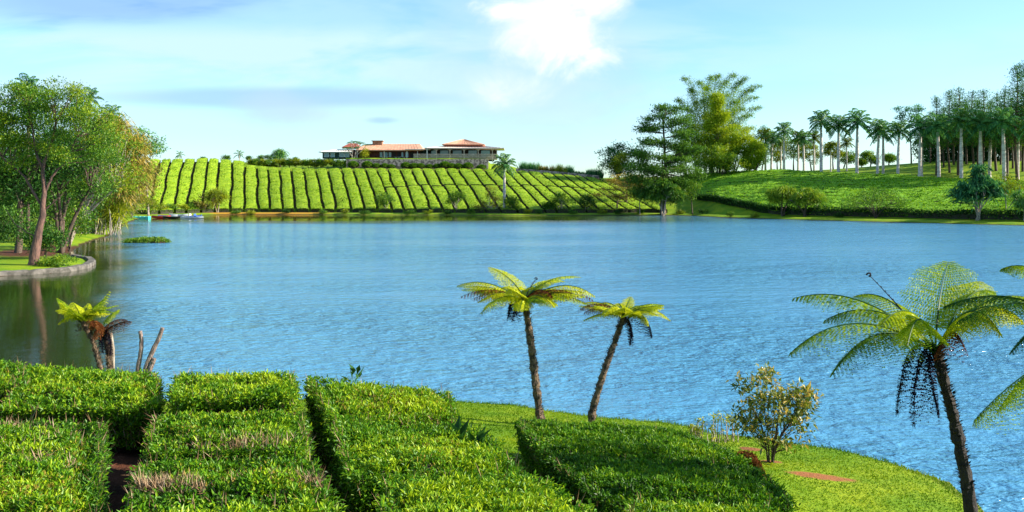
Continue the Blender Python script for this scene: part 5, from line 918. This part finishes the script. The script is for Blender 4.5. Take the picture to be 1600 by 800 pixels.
# ------------------------------------------------------------------ tree ferns
def fern(label, Y, path, rad, fronds, ring=0, ringL=1.8, pl=.42, npin=26, fine=11, barkm='bark_fern', seed=0, tipz=.1, rise=.55, group=None, pw=.035, rtone=.55, drytips=(), crown_t=0):
    root_px = path[0]; g = ground_at(root_px[0], Y) - [0, 0, .1]; top = P3(path[-1][0], path[-1][1], Y); root = thing('tree_fern', label, 'tree fern', tuple(g), group)
    pts = np.array([g] + [P3(a, b, Y) for a, b in path[1:]]); tt = np.linspace(0, 1, len(pts)); ti = np.linspace(0, 1, 40); P = np.stack([np.interp(ti, tt, pts[:, q_]) for q_ in range(3)], -1)
    for _ in range(4): P[1:-1] = (P[:-2] + 2 * P[1:-1] + P[2:]) / 4
    tm = MB(); tube(tm, P, rad * (1.25 - .35 * ti + .5 * np.exp(-ti * 9)) * (1 + .1 * rng.normal(size=40)), 12, rough=.25); n = 420; k = rng.random(n) * .98; Q = np.stack([np.interp(k, ti, P[:, q_]) for q_ in range(3)], -1); D = unit(rng.normal(size=(n, 3)) * [1, 1, .2]); leaves(tm, Q + D * rad * .85, D + [0, 0, .8], .10, .035, .3)
    # fibrous stubs beneath the crown
    n = 60; D = unit(rng.normal(size=(n, 3)) * [1, 1, .4]); leaves(tm, np.repeat([top], n, 0) + D * rad * .7 + rng.uniform(-.35, .05, (n, 1)) * [0, 0, 1.], D + [0, 0, .5], .22, .03, .3); tm.build('trunk', L[barkm], root, g, False)
    for f_ in fronds:
        kind, tx, ty, dY, cx, cy = f_[:6]; e_ = P3(tx, ty, Y + dY); c_ = P3(cx, cy, Y + dY * .5); Pf = bez(top + rng.normal(0, rad * .4, 3), c_, e_, 18); m_ = {'g': 'fern', 'd': 'dry', 'b': 'black', 'k': 'black'}[kind]; mb = MB(); ll = np.linalg.norm(np.diff(Pf, axis=0), axis=1).sum()
        if kind == 'k':
            tube(mb, Pf, np.linspace(.012, .006, 18), 5, 0, .9); frond_geo(mb, Pf[9:], .10, 9, .03, droop=.1, tone=.8)
            c2 = Pf[-1]; th = np.linspace(0, 5, 14); tube(mb, np.stack([c2[0] - .05 * np.cos(th) * (1 - th / 7), c2[1] + 0 * th, c2[2] + .05 * np.sin(th) * (1 - th / 7)], -1), .016, 5, 0, .9)
        elif kind in 'bd' and kind == 'b': frond_geo(mb, Pf, pl * .75, 16, pw * 1.5, droop=2.2, tone=.5, fine=8, rachis=.016, vee=0, fwd=.5)
        elif kind == 'd': frond_geo(mb, Pf, pl * .7, 18, pw * 1.2, droop=1.2, tone=rng.uniform(.3, .7), fine=7, rachis=.014)
        else: frond_geo(mb, Pf, pl * (ll / 2.4) ** .5 * (f_[7] if len(f_) > 7 else 1), npin, pw, droop=f_[6] if len(f_) > 6 else .35, tone=np.clip(rtone + rng.normal(0, .15), 0, 1), fine=fine, rachis=.02, tsp=.08, start=.2, rt=0.)
        ob = mb.build('frond', L[m_], root, g)
        if kind != 'g': ob.name = 'dry_frond'; ob['label'] = 'brown withered frond' if kind == 'd' else 'black hanging dead frond' if kind == 'b' else 'dark curled young frond'
    for k in range(ring):
        az = k * 2.399 + seed; l_ = ringL * rng.uniform(.75, 1.12); d = np.array([math.cos(az), math.sin(az), 0]); tz = tipz + rng.normal(0, .16)
        Pf = bez(top, top + d * l_ * .45 + [0, 0, rise + rng.normal(0, .1)], top + d * l_ + [0, 0, tz], 14); mb = MB(); frond_geo(mb, Pf, pl * rng.uniform(.85, 1.1), npin, pw, droop=.45, tone=np.clip(rtone + rng.normal(0, .16), 0, 1), fine=fine, rachis=.018, tsp=.09, start=.16, rt=0.); mb.build('frond', L['fern'], root, g)
    return root
fern('taller tree fern in the middle of the water view with a gently leaning trunk', 26.6, [(846, 700), (842, 640), (836, 590), (829, 530), (820, 472)], .105,
     [('g', 716, 446, .2, 765, 428, .6), ('g', 766, 418, 1.6, 800, 430, .2, 1.2), ('g', 905, 433, .6, 860, 425, .2), ('g', 928, 462, -.3, 880, 425, .7), ('d', 722, 463, -.4, 770, 440), ('d', 742, 466, .1, 780, 446), ('d', 925, 468, .3, 885, 440), ('d', 902, 462, -.6, 860, 440), ('b', 795, 492, -.3, 795, 455), ('b', 806, 488, -.7, 802, 462), ('d', 862, 462, -1.1, 845, 440), ('g', 880, 440, 1.4, 850, 428, .2), ('k', 838, 436, .2, 826, 450)],
     ring=24, ringL=1.8, tipz=.18, rise=.46, seed=.4, rtone=.92, fine=9, npin=22, pl=.42, pw=.05)
fern('shorter tree fern leaning right next to the taller middle fern', 25.8, [(922, 700), (926, 640), (944, 580), (962, 530), (975, 494)], .085,
     [('d', 908, 482, -.3, 940, 462), ('d', 914, 488, .2, 945, 470), ('g', 1046, 500, .1, 1015, 468, .6), ('g', 1030, 482, .6, 1000, 468, .3), ('g', 985, 464, 1.2, 980, 476, .1), ('g', 1012, 508, -.8, 1000, 475, .6), ('b', 985, 535, -.2, 990, 500), ('b', 1018, 524, -.4, 1014, 484)],
     ring=17, ringL=1.2, tipz=.2, rise=.42, seed=1.3, rtone=.95, fine=8, npin=18, pl=.34, pw=.05)
fern('large dark-trunked tree fern spreading across the right foreground', 15.4, [(1536, 870), (1512, 760), (1492, 660), (1476, 600), (1463, 548)], .088,
     [('g', 1550, 455, 1.0, 1505, 440, .4), ('g', 1290, 500, .3, 1375, 452, .7), ('g', 1237, 550, -.4, 1330, 462, .75), ('g', 1241, 466, .7, 1345, 436, .55), ('g', 1302, 582, -1.0, 1372, 474, .8), ('g', 1338, 462, 1.6, 1400, 445, .4), ('g', 1482, 410, 1.9, 1466, 450, .1, 1.45), ('g', 1530, 440, 1.7, 1500, 450, .2, 1.1), ('g', 1620, 470, .5, 1540, 436, .5), ('g', 1596, 500, -.3, 1530, 440, .8),
      ('g', 1562, 520, -1.0, 1515, 440, .8), ('g', 1418, 540, -1.6, 1436, 452, .7), ('g', 1380, 505, -1.2, 1425, 450, .6), ('k', 1358, 430, .6, 1420, 492), ('b', 1402, 640, -.3, 1412, 510), ('b', 1428, 660, -.5, 1428, 520), ('b', 1466, 640, -.5, 1446, 560), ('d', 1500, 530, -.6, 1488, 500)],
     ring=0, pl=.5, npin=24, fine=14, barkm='bark_fern_dark', rtone=.62, pw=.034)
fern('tree fern mostly beyond the right edge with fronds reaching in', 14.0, [(1730, 960), (1720, 760), (1705, 640), (1695, 520)], .12,
     [('g', 1566, 420, .4, 1630, 392, .5, 1.1), ('g', 1478, 478, .5, 1590, 432, .5), ('g', 1500, 500, -.2, 1600, 440, .8), ('g', 1582, 548, -.5, 1640, 468, .8), ('g', 1524, 655, -.6, 1600, 570, 1.6), ('g', 1560, 640, .4, 1630, 540, 1.2), ('g', 1640, 420, 1.2, 1670, 440, .3), ('g', 1800, 470, .3, 1750, 430, .5), ('g', 1850, 560, -.3, 1780, 450, .6)],
     ring=0, pl=.46, npin=28, fine=12, barkm='bark_fern_dark', rtone=.35, pw=.028)
fern('small leaning tree fern above the left hedge with a flat lime crown', 25.5, [(166, 640), (158, 580), (146, 535), (128, 502)], .055,
     [('g', 90, 467, .2, 108, 484, .2), ('g', 92, 506, -.5, 110, 484, .6), ('g', 184, 478, .3, 158, 480, .2), ('g', 165, 480, -.4, 148, 478, .3), ('g', 145, 484, .9, 135, 485, .2), ('g', 112, 488, .8, 118, 484, .2), ('g', 176, 488, -.2, 150, 478, .4)], ring=9, ringL=.85, tipz=.34, rise=.4, rtone=.75, fine=7, npin=16, pl=.28, pw=.05, barkm='bark_fern')
fern('withered brown tree fern beside the small lime-crowned fern', 25.8, [(174, 640), (172, 580), (168, 545), (162, 515)], .06,
     [('d', 136, 520, .2, 148, 494), ('d', 198, 500, .3, 178, 494), ('d', 150, 528, -.5, 152, 500), ('g', 186, 484, .4, 172, 490, .4), ('d', 204, 502, -.2, 185, 502), ('d', 142, 505, -.6, 150, 495), ('b', 172, 552, -.2, 176, 515), ('b', 160, 548, -.2, 156, 515), ('d', 125, 500, .5, 145, 492)], ring=0, pl=.34, fine=7)
mb = MB(); P = [ground_at(177, 26.0) - [0, 0, .2], P3(176, 580, 26.0), P3(176, 545, 26.0), P3(173, 520, 26.0)]; tube(mb, P, [.06, .06, .055, .05], 8, rough=.2); tag(mb.build('dead_tree', L['bark_pale'], origin=tuple(P[0])), 'bare pale stem directly behind the withered fern', 'dead tree')
for (pts, rr, lb) in [([(214, 620), (215, 580), (221, 545), (221, 530), (219, 517)], .062, 'upright grey dead stump left of the leaning ones'), ([(218, 620), (226, 578), (240, 545), (250, 525), (254, 512)], .066, 'tallest dead stump leaning right behind the left hedge'), ([(226, 620), (232, 582), (238, 568), (241, 560)], .07, 'shortest dead stump leaning right behind the left hedge')]:
    Y = 25.0; P = np.array([ground_at(pts[0][0], Y) - [0, 0, .2]] + [P3(a, b, Y) for a, b in pts[1:]]); tt = np.linspace(0, 1, len(P)); ti = np.linspace(0, 1, 16); P = np.stack([np.interp(ti, tt, P[:, q_]) for q_ in range(3)], -1); mb = MB(); tube(mb, P, rr * (1.1 - .25 * ti), 9, rough=.22); tag(mb.build('dead_stump', L['grey_wood'], origin=tuple(P[0])), lb, 'dead stump')

# ------------------------------------------------------------------ lawn blades
n = 260000; Y = rng.uniform(11, 31.5, n); X = rng.uniform(-14, 16, n); d = sdist(X, Y); k = (d > .1) & ((X > -.5 + .0 * Y) | (Y > 17.5)) & (np.abs(X / Y) < .62); X = X[k]; Y = Y[k]
for (cx, cy, r, ry) in SOIL_SHADE:
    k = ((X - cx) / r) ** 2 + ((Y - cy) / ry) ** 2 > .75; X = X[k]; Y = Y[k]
mb = MB(); n = len(X); leaves(mb, np.stack([X, Y, terr(X, Y) - .01], -1), rng.normal(size=(n, 3)) * .55 + [0, 0, .8], rng.uniform(.03, .07, n) * (1 + 1.1 * sstep(-sdist(X, Y), -.6, -.15)), .022, np.clip(.5 - .25 * sstep(X, 4, 12) + .5 * (fnoise(X * .8, Y * .8, 4) - .5) * 2 + rng.normal(0, .15, n), 0, 1)); tag(mb.build('lawn_grass', L['grass']), 'short bright green lawn grass between the hedges and the water', 'grass', None, 'stuff')

# low tufts along the far waterline
for k, px in enumerate([368, 392, 447, 505, 540, 572, 640, 668, 700, 735, 826, 842, 895, 940, 968, 1000, 1062, 1098, 1140, 1180, 1310, 1420, 1450]):
    g = hit(px, 334.5 if px < 1100 else 340, 120, 300); tree('low waterside tuft along the far shore, %s from the left' % ORD[k], 'shrub', px, g[1] + .6, [(px, (332 if px < 1100 else 337) - rng.uniform(0, 2), rng.uniform(4, 8), 2.2)], name='waterside_tuft', leafm=('green', 'yellow', 'dark')[k % 3], nclump=9, per=34, cr=.55, leaf=.28, nbr=2, r0=.04, tone=.45, group='tufts along the far shore')
